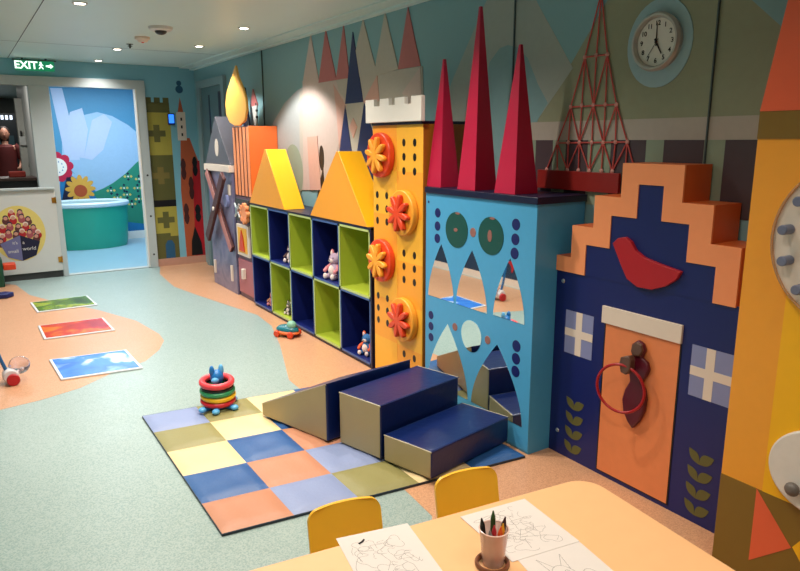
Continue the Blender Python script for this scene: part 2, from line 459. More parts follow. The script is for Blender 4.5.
heads = [(-.16,-.02),(-.10,.02),(-.03,.0),(.03,.02),(.10,.01),(.16,-.04),(-.15,.08),(-.08,.10),(0,.08),(.07,.09),(.14,.06),(-.11,.17),(-.04,.17),(.04,.18),(.10,.15),(-.05,.235),(.03,.23),(-.18,-.07),(.18,.0)]
for i, (a, c_) in enumerate(heads):
    st.disc('y', (cx+a, cz+c_-.03), .036, 8.2675, 8.269, 3 + i % 3, 14, .04)
    st.disc('y', (cx+a, cz+c_+.008), .026, 8.2668, 8.2675, 2 if i % 3 else 7, 14)
    st.disc('y', (cx+a, cz+c_), .020, 8.2660, 8.2668, 6, 14)
st.build('ship_sticker', [mat('sticker_yellow','#d8c26a',.5), mat('hull_lavender','#6a6a94',.5), M_navyd, M_red, mat('sticker_rose','#a04a52',.5), mat('sticker_brown','#5a2a2a',.5), mat('sticker_skin','#c98f7c',.5), M_cream], t, smooth=False)
M_txt = mat('white_lettering', '#d9d6d0', .6)
text_mesh('lettering', "it's", .045, M_txt, t, face_negy(cx-.05, 8.265, cz-.10))
text_mesh('lettering', "a", .05, M_txt, t, face_negy(cx+.03, 8.265, cz-.10))
text_mesh('lettering', "small", .05, M_txt, t, face_negy(cx-.075, 8.265, cz-.19))
text_mesh('lettering', "world", .055, M_txt, t, face_negy(cx+.08, 8.265, cz-.17))

# ---- the blue room through the doorway
BY0, BY1, BX0, BX1 = 8.40, 11.0, 0.84, 2.75
b = MB(); b.box(BX0, BX1+.05, BY0, BY1+.05, -.05, 0); b.build('floor', mat('pale_blue_vinyl','#8fb5c9',.3,0,.06,3), smooth=False)['kind']='structure'
b = MB(); b.box(XL-.1, BX1+.05, BY0, 16.1, ZC, ZC+.05); b.build('ceiling', M_ceil, smooth=False)['kind']='structure'
w = MB(); w.box(BX0, BX1, BY1, BY1+.06, 0, ZC)
def bp(poly, m, k=1): w.prism('y', poly, BY1 - 0.0008*k, BY1+.001, m)
bp([(1.264,1.225), (1.300,1.581), (1.450,1.766), (1.620,1.868), (1.800,1.914), (2.003,1.860), (2.220,1.731), (2.464,1.508), (2.482,0.973), (2.113,0.984), (1.733,0.726), (1.537,0.854)], 1)
bp([(1.373,1.793), (1.365,2.239), (2.595,2.403), (2.524,1.508), (2.220,1.731), (2.003,1.860), (1.800,1.914), (1.620,1.868)], 2)
bp([(1.210,2.233), (1.365,2.239), (1.504,1.221), (1.317,1.224)], 3, 2)
bp([(BX0,1.35),(BX0,.2),(BX1,.2),(BX1,1.38),(2.25,1.13),(1.95,.89),(1.8,.82),(1.62,.86),(1.36,1.06),(1.1,1.2)], 1, 3)
bp([(1.227,1.111), (1.667,0.767), (1.851,0.463), (1.136,0.208)], 4, 4)
bp([(1.622,0.731), (1.796,0.799), (1.930,0.869), (2.114,0.999), (2.304,1.176), (2.413,1.235), (2.532,1.233), (2.511,0.186), (2.095,0.262), (1.849,0.432)], 5, 6)
bp([(BX0,.55),(1.75,.72),(1.86,.80),(1.85,.6),(2.0,.58),(2.3,.5),(BX1,.45),(BX1,.2),(BX0,.2)], 4, 5)
bp([(1.362,1.680), (1.437,1.907), (1.602,1.967), (1.653,1.654), (1.561,1.249), (1.454,1.265), (1.363,1.425)], 3, 4)
bp([(1.561,1.249), (1.721,1.798), (1.894,1.887), (1.996,1.773), (1.833,1.363), (1.667,1.218)], 3, 5)
for (px_, pz_) in [(2.154,0.960), (2.313,0.917), (2.082,0.787), (2.279,0.779), (1.892,0.756), (2.117,0.685), (1.975,0.647), (2.178,0.537), (2.287,0.609)]:
    for (a, c_) in ((.045,0),(-.045,0),(0,.045),(0,-.045)):
        bp([(px_+a-.022,pz_+c_),(px_+a,pz_+c_-.022),(px_+a+.022,pz_+c_),(px_+a,pz_+c_+.022)], 6 if a else 7, 7)
    bp([(px_-.015,pz_),(px_,pz_-.015),(px_+.015,pz_),(px_,pz_+.015)], 8, 8)
def petals(cx, cz, r0, r1, n, m, k, a0=0, wd=.5):
    for i in range(n):
        a = a0 + 2*PI*i/n
        q = []
        for j in range(12):
            th = 2*PI*j/12
            u, v = (r0+r1)/2 + (r1-r0)/2*math.cos(th), (r1-r0)*wd*math.sin(th)
            q.append((cx + u*math.cos(a) - v*math.sin(a), cz + u*math.sin(a) + v*math.cos(a)))
        bp(q, m, k + i*.1)
petals(1.19,1.125,.09,.22,9,9,9,.1,.5)
bp([(1.19+.13*math.cos(i*PI/12),1.125+.13*math.sin(i*PI/12)) for i in range(24)], 8, 13)
for i in range(10): bp([(1.19+.08*math.cos(i*.63)-.01,1.125+.08*math.sin(i*.63)-.01),(1.19+.08*math.cos(i*.63)+.01,1.125+.08*math.sin(i*.63)-.01),(1.19+.08*math.cos(i*.63),1.125+.08*math.sin(i*.63)+.015)], 4, 14)
petals(1.47,.80,.04,.21,12,10,9,0,.22)
bp([(1.47+.09*math.cos(i*PI/12),.77+.09*math.sin(i*PI/12)) for i in range(24)], 11, 13)
bp([(1.30,.98),(1.38,.98),(1.50,.70),(1.44,.62),(1.20,.62)], 7, 8)
w.box(BX0, BX1, BY1-.015, BY1, 0, .12, 8)
w.box(BX0, BX1, BY1-.004, BY1, .12, .2, 4)
struct(w.build('wall_blue_room', [mat('room_blue','#3f86ad',.5), mat('hill_lilac','#8fb0cf',.5), mat('sky_blue','#3a7fa6',.5), mat('hill_pale','#a9b8d6',.5),
   mat('sea_blue','#0d6ba3',.5), mat('meadow_green','#1f7f66',.5), mat('checker_yellow','#c8b45c',.5), M_navyd, M_whiteg, M_crim, mat('flower_gold','#d09a3a',.5), mat('flower_rust','#a8461f',.5)], smooth=False))
w = MB(); w.box(BX1, BX1+.05, BY0, BY1, 0, ZC); struct(w.build('wall_blue_room', MATS['room_blue'], smooth=False))
w = MB(); w.box(BX0-.05, BX0, FY1+.021, 11.06, 0, ZC); struct(w.build('wall_partition', M_white, smooth=False))
t = thing('round_tub', 'green round play tub with a white rim, standing in the blue room beyond the doorway', 'tub', (1.46, 10.52, 0))
b = MB(); b.lathe([(.0,.01),(.48,.01),(.50,.0),(.52,.10),(.54,.40),(.545,.60),(.50,.60),(.49,.30),(.0,.28)], (1.465,10.52,0), 56, 0, sy=.72)
b.build('tub_wall', mat('tub_green','#2ba58a',.35,0,.06,4), t)
b = MB(); b.lathe([(.48,.585),(.48,.635),(.51,.655),(.55,.655),(.575,.635),(.575,.60),(.55,.585),(.48,.585)], (1.465,10.52,0), 56, 0, sy=.72)
b.build('rim', mat('tub_rim','#c9dbe4',.3), t)

# ---- grey lobby through the hatch
b = MB(); b.box(XL-.1, BX0-.05, YF+.08, 11.06, -.05, 0); b.box(XL-.1, 1.7, 11.06, 16.1, -.05, 0); struct(b.build('floor', FLT, smooth=False))
w = MB(); w.box(XL-.1, 1.7, 16.0, 16.05, 0, ZC, 0)
struct(w.build('wall_lobby', [mat('lobby_grey','#6f716c',.5)], smooth=False))
w = MB(); w.box(XL-.15, XL-.1, YF+.08, 16.0, 0, ZC); w.box(1.65, 1.7, 11.08, 16.0, 0, ZC); struct(w.build('wall_lobby', MATS['lobby_grey'], smooth=False))
t = thing('lobby_panel', 'dark lobby doorway with a lit sign over it, behind the person', 'doorway', (.70,15.2,0))
b = MB(); b.box(.2,1.06,15.22,15.28,0.0,2.02); b.build('panel', mat('panel_dark','#16282f',.3), t)
b = MB(); [b.box(.62+.075*k,.665+.075*k,15.205,15.215,1.90,1.98) for k in range(5)]; b.build('lit_strip', mat('sign_white','#ffffff',.5,emis='#dfeaff',estr=1.2), t)['kind']='stuff'
b = MB(); b.box(.40,.95,15.2,15.22,1.0,1.6,0); b.build('frame', mat('panel_teal','#2b5560',.4), t)
b = MB(); b.box(.71,.86,10.45,10.6,0,2.05); tag(b.build('pillar', mat('pillar_white','#b6b4ab',.5)), 'pale grey square pillar in the lobby, seen through the hatch', 'pillar')
t = thing('wall_telephone', 'small black and white wall phone on the lobby pillar', 'phone', (.75,10.44,1.4))
b = MB(); b.box(.71,.79,10.41,10.45,1.44,1.56); b.build('phone_body', M_white, t, bevel=.005)
b = MB(); b.box(.73,.75,10.40,10.43,1.56,1.63); b.build('handset', M_black, t, bevel=.003)
b = MB(); b.tube([(.79,10.42,1.5),(.80,10.41,1.3),(.79,10.42,1.15)],.006); b.build('cord', M_black, t)
b = MB(); b.box(XL,.785,9.5,9.9,.0,1.02); b.box(XL,.785,9.45,9.95,1.02,1.06,1); tag(b.build('counter', [M_dark, mat('counter_top','#4e3a33',.4)], bevel=.005), 'dark low counter in the lobby behind the hatch', 'counter')
b = MB(); b.box(.50,.68,9.58,9.75,1.06,1.13); tag(b.build('folded_towel', mat('towel_red','#8e2a1e',.8), bevel=.01), 'small red folded cloth lying on the lobby counter', 'cloth')
# ------------------------------------------------------------------ ceiling fittings
M_lamp = mat('lamp_glow', '#ffffff', .5, emis='#fff1dc', estr=14)
lights_xy = [(0.75,4.82),(1.37,6.98),(1.38,8.05),(1.96,6.37),(1.95,5.19),(0.75,6.1),(1.55,3.95),(1.50,2.75),(1.45,1.45),(0.75,3.6),(0.65,2.75),(0.75,0.9),(1.5,.2),(.4,-.6),(0.1,7.4),(1.0,7.5)]  # entries past the built fittings are unseen spots added as ambient fill
where = ['nearest the left edge of the photo','second from the far wall, left of the smoke alarm','closest to the far wall above the doorway','above the painted church tower corner','over the cubby shelf']
def downlight(x, y, i):
    t = thing('downlight', 'round recessed ceiling spotlight, ' + (where[i] if i < 5 else 'over the play area'), 'ceiling light', (x,y,ZC-.005), 'recessed ceiling spotlights')
    b = MB(); b.lathe([(.030,0.004),(.034,-.002),(.045,-.003),(.047,0.004)], (x,y,ZC-.004), 28); b.build('trim_ring', M_white, t)
    b = MB(); b.disc('z',(x,y),.031,ZC-.004,ZC-.0015,0,24); b.build('lens', M_lamp, t)
for i, (x, y) in enumerate(lights_xy[:6]): 
    if i < 5: downlight(x, y, i)
def spot(x, y, z, e, col, ang=130, blend=1.0, r=.04, tgt=None):
    l = bpy.data.lights.new('spot', 'SPOT'); l.energy = e; l.color = col; l.spot_size = R(ang); l.spot_blend = blend; l.shadow_soft_size = r
    o = bpy.data.objects.new('spot_lamp', l); COL.objects.link(o); o.location = (x,y,z)
    if tgt: o.rotation_euler = (Vector(tgt) - Vector((x,y,z))).to_track_quat('-Z','Y').to_euler()
    return o
WARM = (1.0,.89,.76); NEUT=(1,.965,.92); COOL = (.86,.95,1.0)
for i, (x, y) in enumerate(lights_xy):
    e = {0:50,1:45,2:22,3:45,4:75,5:50,6:60,7:60,8:16,9:75,10:75,11:48,12:14,13:40,14:30,15:35}[i] * 1.1
    spot(x, y, ZC-.02, e, WARM if y < 4.6 else NEUT, 108 if i in (3,4) else 135, .28 if i in (3,4) else 1.0)
def area(x, y, z, sx, sy, e, col):
    l = bpy.data.lights.new('area', 'AREA'); l.shape='RECTANGLE'; l.size=sx; l.size_y=sy; l.energy=e; l.color=col
    o = bpy.data.objects.new('area_lamp', l); COL.objects.link(o); o.location=(x,y,z)
area(1.8, 9.7, ZC-.03, 1.4, 1.2, 42, COOL)
area(.9, 13.2, ZC-.03, .6, 1.2, 16, NEUT)
area(.3, 9.2, ZC-.03, .5, .5, 9, NEUT)

t = thing('dome_detector', 'white ceiling dome with a dark lens, the largest of the ceiling fittings', 'detector', (1.40,5.48,ZC))
b = MB(); b.lathe([(0,-.03),(.07,-.03),(.085,-.02),(.09,0)], (1.40,5.48,ZC), 28); b.build('base', M_white, t)
b = MB(); b.ball((1.40,5.48,ZC-.03), (.045,.045,.028)); b.build('dome', M_black, t)
t = thing('smoke_alarm', 'cream round smoke alarm on the ceiling beside the dark dome', 'smoke alarm', (1.40,6.08,ZC))
b = MB(); b.lathe([(0,-.04),(.035,-.04),(.045,-.025),(.06,-.02),(.06,0)], (1.40,6.08,ZC), 28); b.build('body', M_cream, t)
b = MB(); b.ball((1.40,6.08,ZC-.042), (.012,.012,.006)); b.build('indicator', M_redor, t)
b = MB(); b.lathe([(0,-.035),(.008,-.035),(.008,-.022),(.02,-.02),(.02,-.015),(.008,-.012),(.008,-.004),(.03,-.003),(.03,0)], (1.40,6.57,ZC), 20)
tag(b.build('sprinkler_head', M_dark), 'tiny dark sprinkler head hanging from the ceiling near the smoke alarm', 'sprinkler')
b = MB(); b.box(0.2,0.9,5.95,5.96,ZC-.002,ZC-.0005) if 0 else None

# exit sign
t = thing('exit_sign', 'green hanging exit sign with white letters, a running figure and an arrow', 'sign', (.78,8.2,2.22))
b = MB(); b.box(.60,.965,8.19,8.21,2.215,2.315); b.build('sign_box', mat('sign_green','#0c5a3c',.4,emis='#0b6b45',estr=.9), t, bevel=.003)
b = MB(); b.box(.58,.985,8.18,8.22,2.315,2.325); b.box(.66,.68,8.195,8.205,2.325,ZC); b.box(.88,.90,8.195,8.205,2.325,ZC); b.build('bracket', M_dark, t)
M_sw = mat('sign_letters','#ffffff',.5,emis='#eafff2',estr=1.1)
text_mesh('lettering','EXIT',.105,M_sw,t,face_negy(.70,8.186,2.265),bold=True)
b = MB(); b.box(.905,.93,8.185,8.189,2.258,2.272)
b.prism('y',[(.925,2.24),(.955,2.265),(.925,2.29)],8.185,8.189); b.box(.885,.93,8.185,8.189,2.257,2.273); b.build('arrow', M_sw, t)
b = MB(); b.disc('y',(.838,2.297),.009,8.185,8.189)
b.prism('y',[(.832,2.29),(.848,2.288),(.846,2.262),(.862,2.235),(.855,2.232),(.838,2.252),(.822,2.232),(.815,2.236),(.832,2.262)],8.185,8.189)
b.prism('y',[(.832,2.287),(.818,2.270),(.822,2.267),(.836,2.278)],8.185,8.189); b.prism('y',[(.846,2.284),(.864,2.272),(.862,2.268),(.846,2.275)],8.185,8.189)
b.build('running_figure', M_sw, t)

# lit thermostat
t = thing('thermostat', 'small lit blue screen on the wall beside the painted battlements', 'thermostat', (2.165,8.30,1.72))
b = MB(); b.box(2.125,2.205,8.29,8.309,1.68,1.81); b.build('body', M_navy, t, bevel=.004)
b = MB(); b.box(2.135,2.195,8.287,8.29,1.70,1.80); b.build('screen', mat('screen_blue','#2b6ad0',.3,emis='#2f7cff',estr=1.1), t)

# clock
t = thing('wall_clock', 'round silver wall clock with a white dial, on the mural above the red lattice tower', 'clock', (2.45,1.85,1.77))
cy, czz = 1.846, 1.889
b = MB(); b.lathe([(.112,0),(.116,-.022),(.108,-.034),(.100,-.034),(.095,-.024),(.095,-.012)], (XR-.003,cy,czz), 56, ax='x'); b.build('rim', mat('clock_rim','#bdbab4',.3,.35), t)
b = MB(); b.disc('x',(cy,czz),.094,XR-.016,XR-.012,0,48); b.build('dial', mat('clock_dial','#dcd8cf',.6), t)
b = MB()
def hand(ang, L, wd, back=.015):
    a = R(ang); u = Vector((0,-math.sin(a),math.cos(a))); v = Vector((0,math.cos(a),math.sin(a)))
    c0 = Vector((XR-.019,cy,czz))
    return [c0-u*back+v*wd, c0+u*L+v*wd*.5, c0+u*L-v*wd*.5, c0-u*back-v*wd]
for nm, ang, L, wd in (('minute_hand', 359, .075, .0030), ('hour_hand', 150, .055, .0042), ('second_hand', 215, .07, .0010)):
    b = MB(); q = hand(ang, L, wd); q2 = [p - Vector((.0015,0,0)) for p in q]
    b.add(q + q2, [(0,1,2,3),(7,6,5,4),(0,4,5,1),(1,5,6,2),(2,6,7,3),(3,7,4,0)]); b.build(nm, M_inkd, t, smooth=False)
b = MB(); b.disc('x',(cy,czz),.006,XR-.023,XR-.018,0,14); b.build('hub', M_inkd, t)
for h_ in range(1,13):
    a = R(h_*30)
    text_mesh('numeral', str(h_), .026, M_inkd, t, face_negx(XR-.0168, cy-.073*math.sin(a), czz+.073*math.cos(a)), .0004, True)

# red lattice tower on the wall (thin raised rods and knots)
t = thing('lattice_tower', 'tall red lattice tower with pink knots fixed on the mural, left of the clock', 'wall decoration', (2.44,2.22,1.25))
lv = [[(2.169,2.134), (2.158,2.132), (2.152,2.131)], [(2.233,1.868), (2.166,1.870), (2.104,1.867)], [(2.304,1.650), (2.236,1.654), (2.167,1.653), (2.098,1.652), (2.037,1.650)],
      [(2.380,1.483), (2.308,1.486), (2.239,1.486), (2.164,1.486), (2.097,1.486), (2.029,1.488), (1.965,1.488)],
      [(2.443,1.354), (2.372,1.354), (2.306,1.356), (2.236,1.356), (2.169,1.356), (2.098,1.359), (2.036,1.359), (1.965,1.362), (1.912,1.361)]]
b = MB(); X_ = 2.462
def rod(p, q): b.tube([(X_,p[0],p[1]),(X_,q[0],q[1])], .0036, 0, 6)
top = lv[0][1]
for p in lv[1]: rod(top, p)
for L in lv[1:4]: rod(L[0], L[-1])
l1, l2, l3, l4 = lv[1:5]
rod(l1[0],l2[0]); rod(l1[0],l2[2]); rod(l1[1],l2[2]); rod(l1[2],l2[2]); rod(l1[2],l2[4]); rod(l1[0],l2[1]); rod(l1[2],l2[3])
for i in (0,2,4):
    for j in (i,i+1,i+2): rod(l2[i],l3[j])
rod(l2[1],l3[2]); rod(l2[3],l3[4])
for i in (0,2,4,6):
    for j in (i,i+1,i+2): rod(l3[i],l4[j])
for i in (1,3,5): rod(l3[i],l4[i+1])
b.build('rods', mat('lattice_red','#c8504c',.4), t)
for L in lv[1:]:
    for p in L:
        b = MB(); b.ball((X_,p[0],p[1]), (.006,.011,.011), 0, 10, 6); b.build('knot', mat('knot_pink','#d08f86',.45), t)
b = MB(); b.box(2.445,XR-.009,1.985,2.49,1.262,1.352); b.build('plinth', mat('plinth_red','#8d1c17',.42), t, bevel=.002)

# ------------------------------------------------------------------ activity wall units
# grey gabled panel with crossed bars
t = thing('gabled_activity_panel', 'grey gabled play panel with crossed dark red bars, next to the orange tower', 'play panel', (2.3,6.65,0))
b = MB(); b.box(2.17,XR-.015,6.30,7.03,0,1.20,0); b.build('body', blobs('brushed_mauve', [(.3,'#4b4f74'),(.5,'#7b7690'),(.7,'#57507a')], 4, .3), t, bevel=.003)
b = MB(); b.prism('x',[(6.29,1.27),(7.05,1.27),(6.67,1.73)],2.16,2.34); b.disc('x',(6.66,1.43),.055,2.156,2.16,1,28,.085); b.build('gable', [mat('gable_grey','#55545c',.4), M_cream], t, bevel=.003)
b = MB(); b.box(2.14,2.38,6.285,7.06,1.20,1.265); b.build('eaves_band', M_cream, t, bevel=.003)
def bar(nm, p, q, x0, x1, wd, cap=0):
    b = MB(); d_ = Vector((q[0]-p[0],q[1]-p[1])).normalized(); n_ = Vector((-d_.y,d_.x))*wd
    b.prism('x',[(p[0]+n_.x,p[1]+n_.y),(p[0]-n_.x,p[1]-n_.y),(q[0]-n_.x,q[1]-n_.y),(q[0]+n_.x,q[1]+n_.y)],x0,x1,cap,0)
    return b.build(nm,[M_maroon, mat('bar_pink','#b8746c',.4)],t,bevel=.006)
bar('crossed_bar',(6.98,1.19),(6.33,.45),2.13,2.165,.045,1); bar('crossed_bar',(6.36,1.17),(6.96,.50),2.09,2.125,.05)
b = MB(); b.tube([(2.08,6.66,.83),(2.17,6.66,.83)],.02); b.build('pivot',M_cream,t)
for y_,z_,hh in ((6.42,.12,.16),(6.95,.12,.14),(6.37,.98,.10)):
    b = MB(); b.box(2.155,2.17,y_-.02,y_+.02,z_,z_+hh); b.build('label_strip', M_cream, t)
b = MB(); b.disc('x',(6.45,.92),.06,2.14,2.17); b.build('turning_knob', M_lav, t)
# flat navy cone behind the gable
b = MB(); b.prism('x',[(6.60,1.27),(6.29,1.27),(6.47,2.0)],2.40,2.42); tag(b.build('flat_spire', M_navyd, smooth=False),'narrow dark navy cut-out spire behind the grey gable','cut-out')

# orange tower
t = thing('orange_tower', 'orange play tower with grooved front and small hatches, topped by the flame cut-out', 'play tower', (2.3,6.05,0))
b = MB(); b.box(2.19,XR-.008,5.84,6.27,.98,1.625,0,{4:1}); b.build('upper_box', [M_orange, M_maroon], t, bevel=.003)
b = MB()
for k in range(5): b.box(2.184,2.19,5.845+k*.088,5.845+k*.088+.050,.995,1.615)
b.build('front_slats', M_peach, t, bevel=.001)
b = MB(); b.box(2.19,XR-.01,5.84,6.27,0,.98); b.build('lower_box', mat('tower_mauve','#6c5363',.45), t, bevel=.003)
b = MB(); b.box(2.17,2.19,5.93,6.24,.42,.72,0); b.box(2.165,2.172,5.97,6.20,.45,.69,1); b.prism('x',[(6.16,.47),(6.02,.47),(6.05,.60),(6.09,.67),(6.12,.60)],2.155,2.167,2); b.build('picture_hatch',[M_cream,M_yel,M_redor],t,bevel=.002)
b = MB(); b.box(2.175,2.19,5.86,6.25,.05,.38); b.build('lower_hatch', mat('hatch_rose','#a8616a',.45), t, bevel=.002)
b = MB(); b.box(2.14,2.175,6.05,6.09,.2,.3); b.build('hatch_handle', M_cream, t, bevel=.004)
b = MB(); b.box(2.175,2.19,5.90,6.25,.75,.96); b.build('tap_plate', M_dark, t); 
b = MB(); b.disc('x',(6.08,.86),.03,2.12,2.175); b.tube([(2.13,6.14,.80),(2.13,6.02,.92)],.01); b.tube([(2.13,6.02,.80),(2.13,6.14,.92)],.01); b.build('tap_wheel', M_steel, t)
b = MB(); b.disc('x',(5.935,.84),.07,2.135,2.17); 
for k in range(8): b.disc('x',(5.935+.075*math.cos(k*PI/4),.84+.075*math.sin(k*PI/4)),.024,2.13,2.165)
b.build('flower_wheel', M_peach, t, bevel=.003)
# flame
pts = [(6.143,2.169), (6.283,2.048), (6.412,1.948), (6.474,1.841), (6.463,1.738), (6.376,1.661), (6.242,1.631), (6.108,1.629), (5.972,1.670), (5.901,1.764), (5.918,1.868), (5.981,1.958), (6.093,2.069)]
b = MB(); b.prism('x', pts, 2.205, 2.228, 0, 0)
tag(b.build('flame_cutout', mat('flame_yellow','#e9b04c',.4,0,.12,6), bevel=.009, seg=3), 'yellow wooden flame standing on top of the orange tower', 'cut-out')

# cubby shelf: every box its own part
t = thing('cubby_shelf', 'long low shelf of ten green and navy cubby boxes under two yellow roofs', 'shelf', (2.31,4.73,0))
Y0, Y1 = 3.67, 5.80; cw = (Y1-Y0)/5; X0 = 2.15
for r_ in range(2):
    for k in range(5):
        ya, yb = Y1-(k+1)*cw, Y1-k*cw; za, zb = (.025+.455*(1-r_), .025+.455*(2-r_))
        green = (k + r_) % 2 == 0
        b = MB(); th = .014
        b.box(X0+.004,XR-.012,ya,yb,za,za+th,0); b.box(X0+.004,XR-.012,ya,yb,zb-th,zb,0)
        b.box(X0+.004,XR-.012,ya,ya+th,za,zb,0); b.box(X0+.004,XR-.012,yb-th,yb,za,zb,0); b.box(XR-.03,XR-.012,ya,yb,za,zb,0)
        for q in ((ya,yb,za,za+th),(ya,yb,zb-th,zb),(ya,ya+th,za,zb),(yb-th,yb,za,zb)): b.box(X0,X0+.006,q[0],q[1],q[2],q[3],1)
        b.build('cubby', [M_lime, M_limee] if green else [M_navy, M_navye], t, smooth=False)
b = MB(); b.box(X0+.01,XR-.012,Y0-.012,Y1,0,.025); b.box(X0-.001,XR-.012,Y0-.016,Y0-.001,0,.95); b.box(X0,XR-.012,Y0-.016,Y1,.936,.95); b.build('carcass', M_navyd, t, smooth=False)

for nm, lab, ya, yb, yp in (('roof','yellow gable roof block on the shelf beside the orange tower',5.80,5.02,5.375),('roof','yellow gable roof block on the shelf beside the yellow battlement tower',4.545,3.70,4.09)):
    b = MB(); b.prism('x',[(ya,.951),(yb,.951),(yp-.015,1.425),(yp+.015,1.425)],2.15,2.33,0,1)
    tag(b.build(nm+'_block',[M_yelo,M_yelb],bevel=.003), lab, 'roof block', 'yellow roofs on the cubby shelf')

# yellow tower
t = thing('battlement_tower', 'tall yellow tower with flower wheels and peg holes, white battlements on top', 'play tower', (2.31,3.33,0))
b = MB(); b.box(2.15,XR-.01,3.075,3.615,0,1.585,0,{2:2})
rows = [(1.585-.264*k, 1.585-.264*(k+1)) for k in range(6)]
for k, (zt, zb) in enumerate(rows):
    for c_ in range(2):
        ya, yb = (3.345,3.612) if c_ == 0 else (3.078,3.342)
        b.box(2.148,2.151,ya,yb,max(zb,.0),zt,1 if (k + c_) % 2 == 0 else 0)
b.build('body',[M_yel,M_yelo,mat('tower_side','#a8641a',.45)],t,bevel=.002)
for (yc, zc) in ((3.21,1.405),(3.51,1.09),(3.21,.765),(3.51,.45),(3.21,.14)):
    for dy in (-.055,.055):
        for dz in (-.08,0,.08):
            if zc+dz < .05: continue
            b = MB(); b.disc('x',(yc+dy,zc+dz),.016,2.1465,2.149,0,16,.022); b.build('peg_hole', M_black, t)
def flower_pts(cy, cz, r0, r1, n=8, a0=.2):
    q = []
    for i in range(n*8):
        a = 2*PI*i/(n*8); k = .5+.5*math.cos(n*(a))
        r = r0 + (r1-r0)*(k**.6)
        q.append((cy + r*math.cos(a+a0), cz + r*math.sin(a+a0)))
    return q
for (yc, zc, cd, cf, lb) in ((3.49,1.41,M_redor,M_yelo,'red wheel with yellow flower, top'),(3.245,1.085,M_yelo,M_redor,'orange wheel with red flower, upper'),(3.49,.77,M_redor,M_yelo,'red wheel with yellow flower, lower'),(3.245,.445,M_yelo,M_redor,'orange wheel with red flower, lower')):
    g = MB(); g.disc('x',(yc,zc),.133,2.108,2.146,0,40); g_ = g.build('flower_wheel', cd, t, bevel=.006, label=lb)
    g = MB(); g.prism('x',flower_pts(yc,zc,.040,.112),2.078,2.108); g.build('flower', cf, g_, bevel=.008)
b = MB(); cp=[(3.055,1.60),(3.055,1.735)]
for k in range(4):
    y_=3.055+k*.165; cp += [(y_,1.735),(y_+.10,1.735)] + ([(y_+.10,1.695),(y_+.165,1.695)] if k<3 else [])
cp += [(3.65,1.60)]
b.prism('x',cp[1:2]+cp[2:]+[(3.055,1.60)],2.12,2.148)
b.box(2.14,XR-.012,3.075,3.615,1.585,1.602,1)
b.build('battlements',[M_whiteg,M_navyd],t,bevel=.003)

# blue castle
t = thing('mirror_castle', 'blue play castle front with arched mirrors and a navy top, beneath three red spires', 'play castle', (2.31,2.61,0))
CY0, CY1 = 2.18, 3.045
b = MB(); b.box(2.155,XR-.01,CY0,CY1,.0,1.215,0)
b.box(2.150,2.156,CY0,CY1,.012,1.215,0)
for (y_,z_,r_) in ((2.934,1.112,.026),(2.935,1.04,.026),(2.936,.972,.026),(2.315,1.112,.028),(2.316,1.042,.028),(2.318,.975,.028),(2.99,.526,.024),(2.989,.461,.024),(2.988,.396,.024),(2.283,.527,.029),(2.283,.463,.029),(2.283,.398,.029)):
    b.disc('x',(y_,z_),r_,2.1485,2.151,1,20)
for (y_,z_,r_) in ((2.63,1.039,.024),(2.767,.508,.022),(2.495,.503,.022)): b.disc('x',(y_,z_),r_,2.1485,2.151,2,18)
for (y_,z_) in ((3.02,1.165),(3.02,.08)): b.disc('x',(y_,z_),.008,2.1485,2.151,1,10)
b.build('body',[M_cblue,M_navy,M_brown],t,bevel=.003)
b = MB(); b.box(2.14,XR-.01,CY0-.01,CY1,1.215,1.247); b.build('top_slab', M_navyd, t, bevel=.002)
for (y_,z_) in ((2.765,1.037),(2.491,1.037)):
    b = MB(); b.disc('x',(y_,z_),.094,2.1475,2.151,0,36); b.disc('x',(y_+.005,z_),.016,2.146,2.1478,1,12,.010 if y_>2.6 else .03); b.disc('x',(y_-.01,z_+.088),.02,2.146,2.1478,1,12,.006)
    b.build('green_roundel',[M_cgreen,M_brown],t)
def ogive(yc, W, zb, zt, p=1.75):
    H = zt-zb; q = []
    for i in range(17):
        s_ = i/16; q.append((yc + W*(1-s_**p), zb + H*s_))
    for i in range(15,-1,-1):
        s_ = i/16; q.append((yc - W*(1-s_**p), zb + H*s_))
    return q
for (yc,W,zb,zt) in ((2.897,.118,.64,.946),(2.632,.127,.64,.947),(2.345,.112,.645,.948),(2.83,.185,.13,.51),(2.42,.195,.13,.50)):
    b = MB(); b.prism('x',ogive(yc,W,zb,zt),2.1480,2.1505); b.build('mirror', M_mirror, t, smooth=False)
egg = [(2.626+.083*math.sin(a*PI/16)*(1 if a<=16 else 1), .50+.095*math.cos(a*PI/16)*(.8 if math.cos(a*PI/16)>0 else 1)) for a in range(32)]
b = MB(); b.prism('x',egg,2.1480,2.1505); b.build('mirror', M_mirror, t, smooth=False)
# spires
for (ya,yb,zt,lb) in ((2.938,3.07,1.92,'shorter crimson pyramid spire on the castle top, nearest the yellow tower'),(2.647,2.793,2.14,'tallest crimson pyramid spire in the middle of the castle top'),(2.352,2.501,1.93,'crimson pyramid spire on the castle top nearest the peach stepped gable')):
    pass
    yc = (ya+yb)/2; xa = 2.17; xb = xa+(yb-ya); xc=(xa+xb)/2; e_=.007
    v=[(xa,ya,1.247),(xb,ya,1.247),(xb,yb,1.247),(xa,yb,1.247),(xc-e_,yc-e_,zt),(xc+e_,yc-e_,zt),(xc+e_,yc+e_,zt),(xc-e_,yc+e_,zt)]
    b = MB(); b.add(v,[(0,1,2,3),(4,5,6,7),(0,1,5,4),(1,2,6,5),(2,3,7,6),(3,0,4,7)])
    tag(b.build('spire', M_crim, smooth=False, bevel=.0015), lb, 'spire', 'crimson spires on the blue castle')

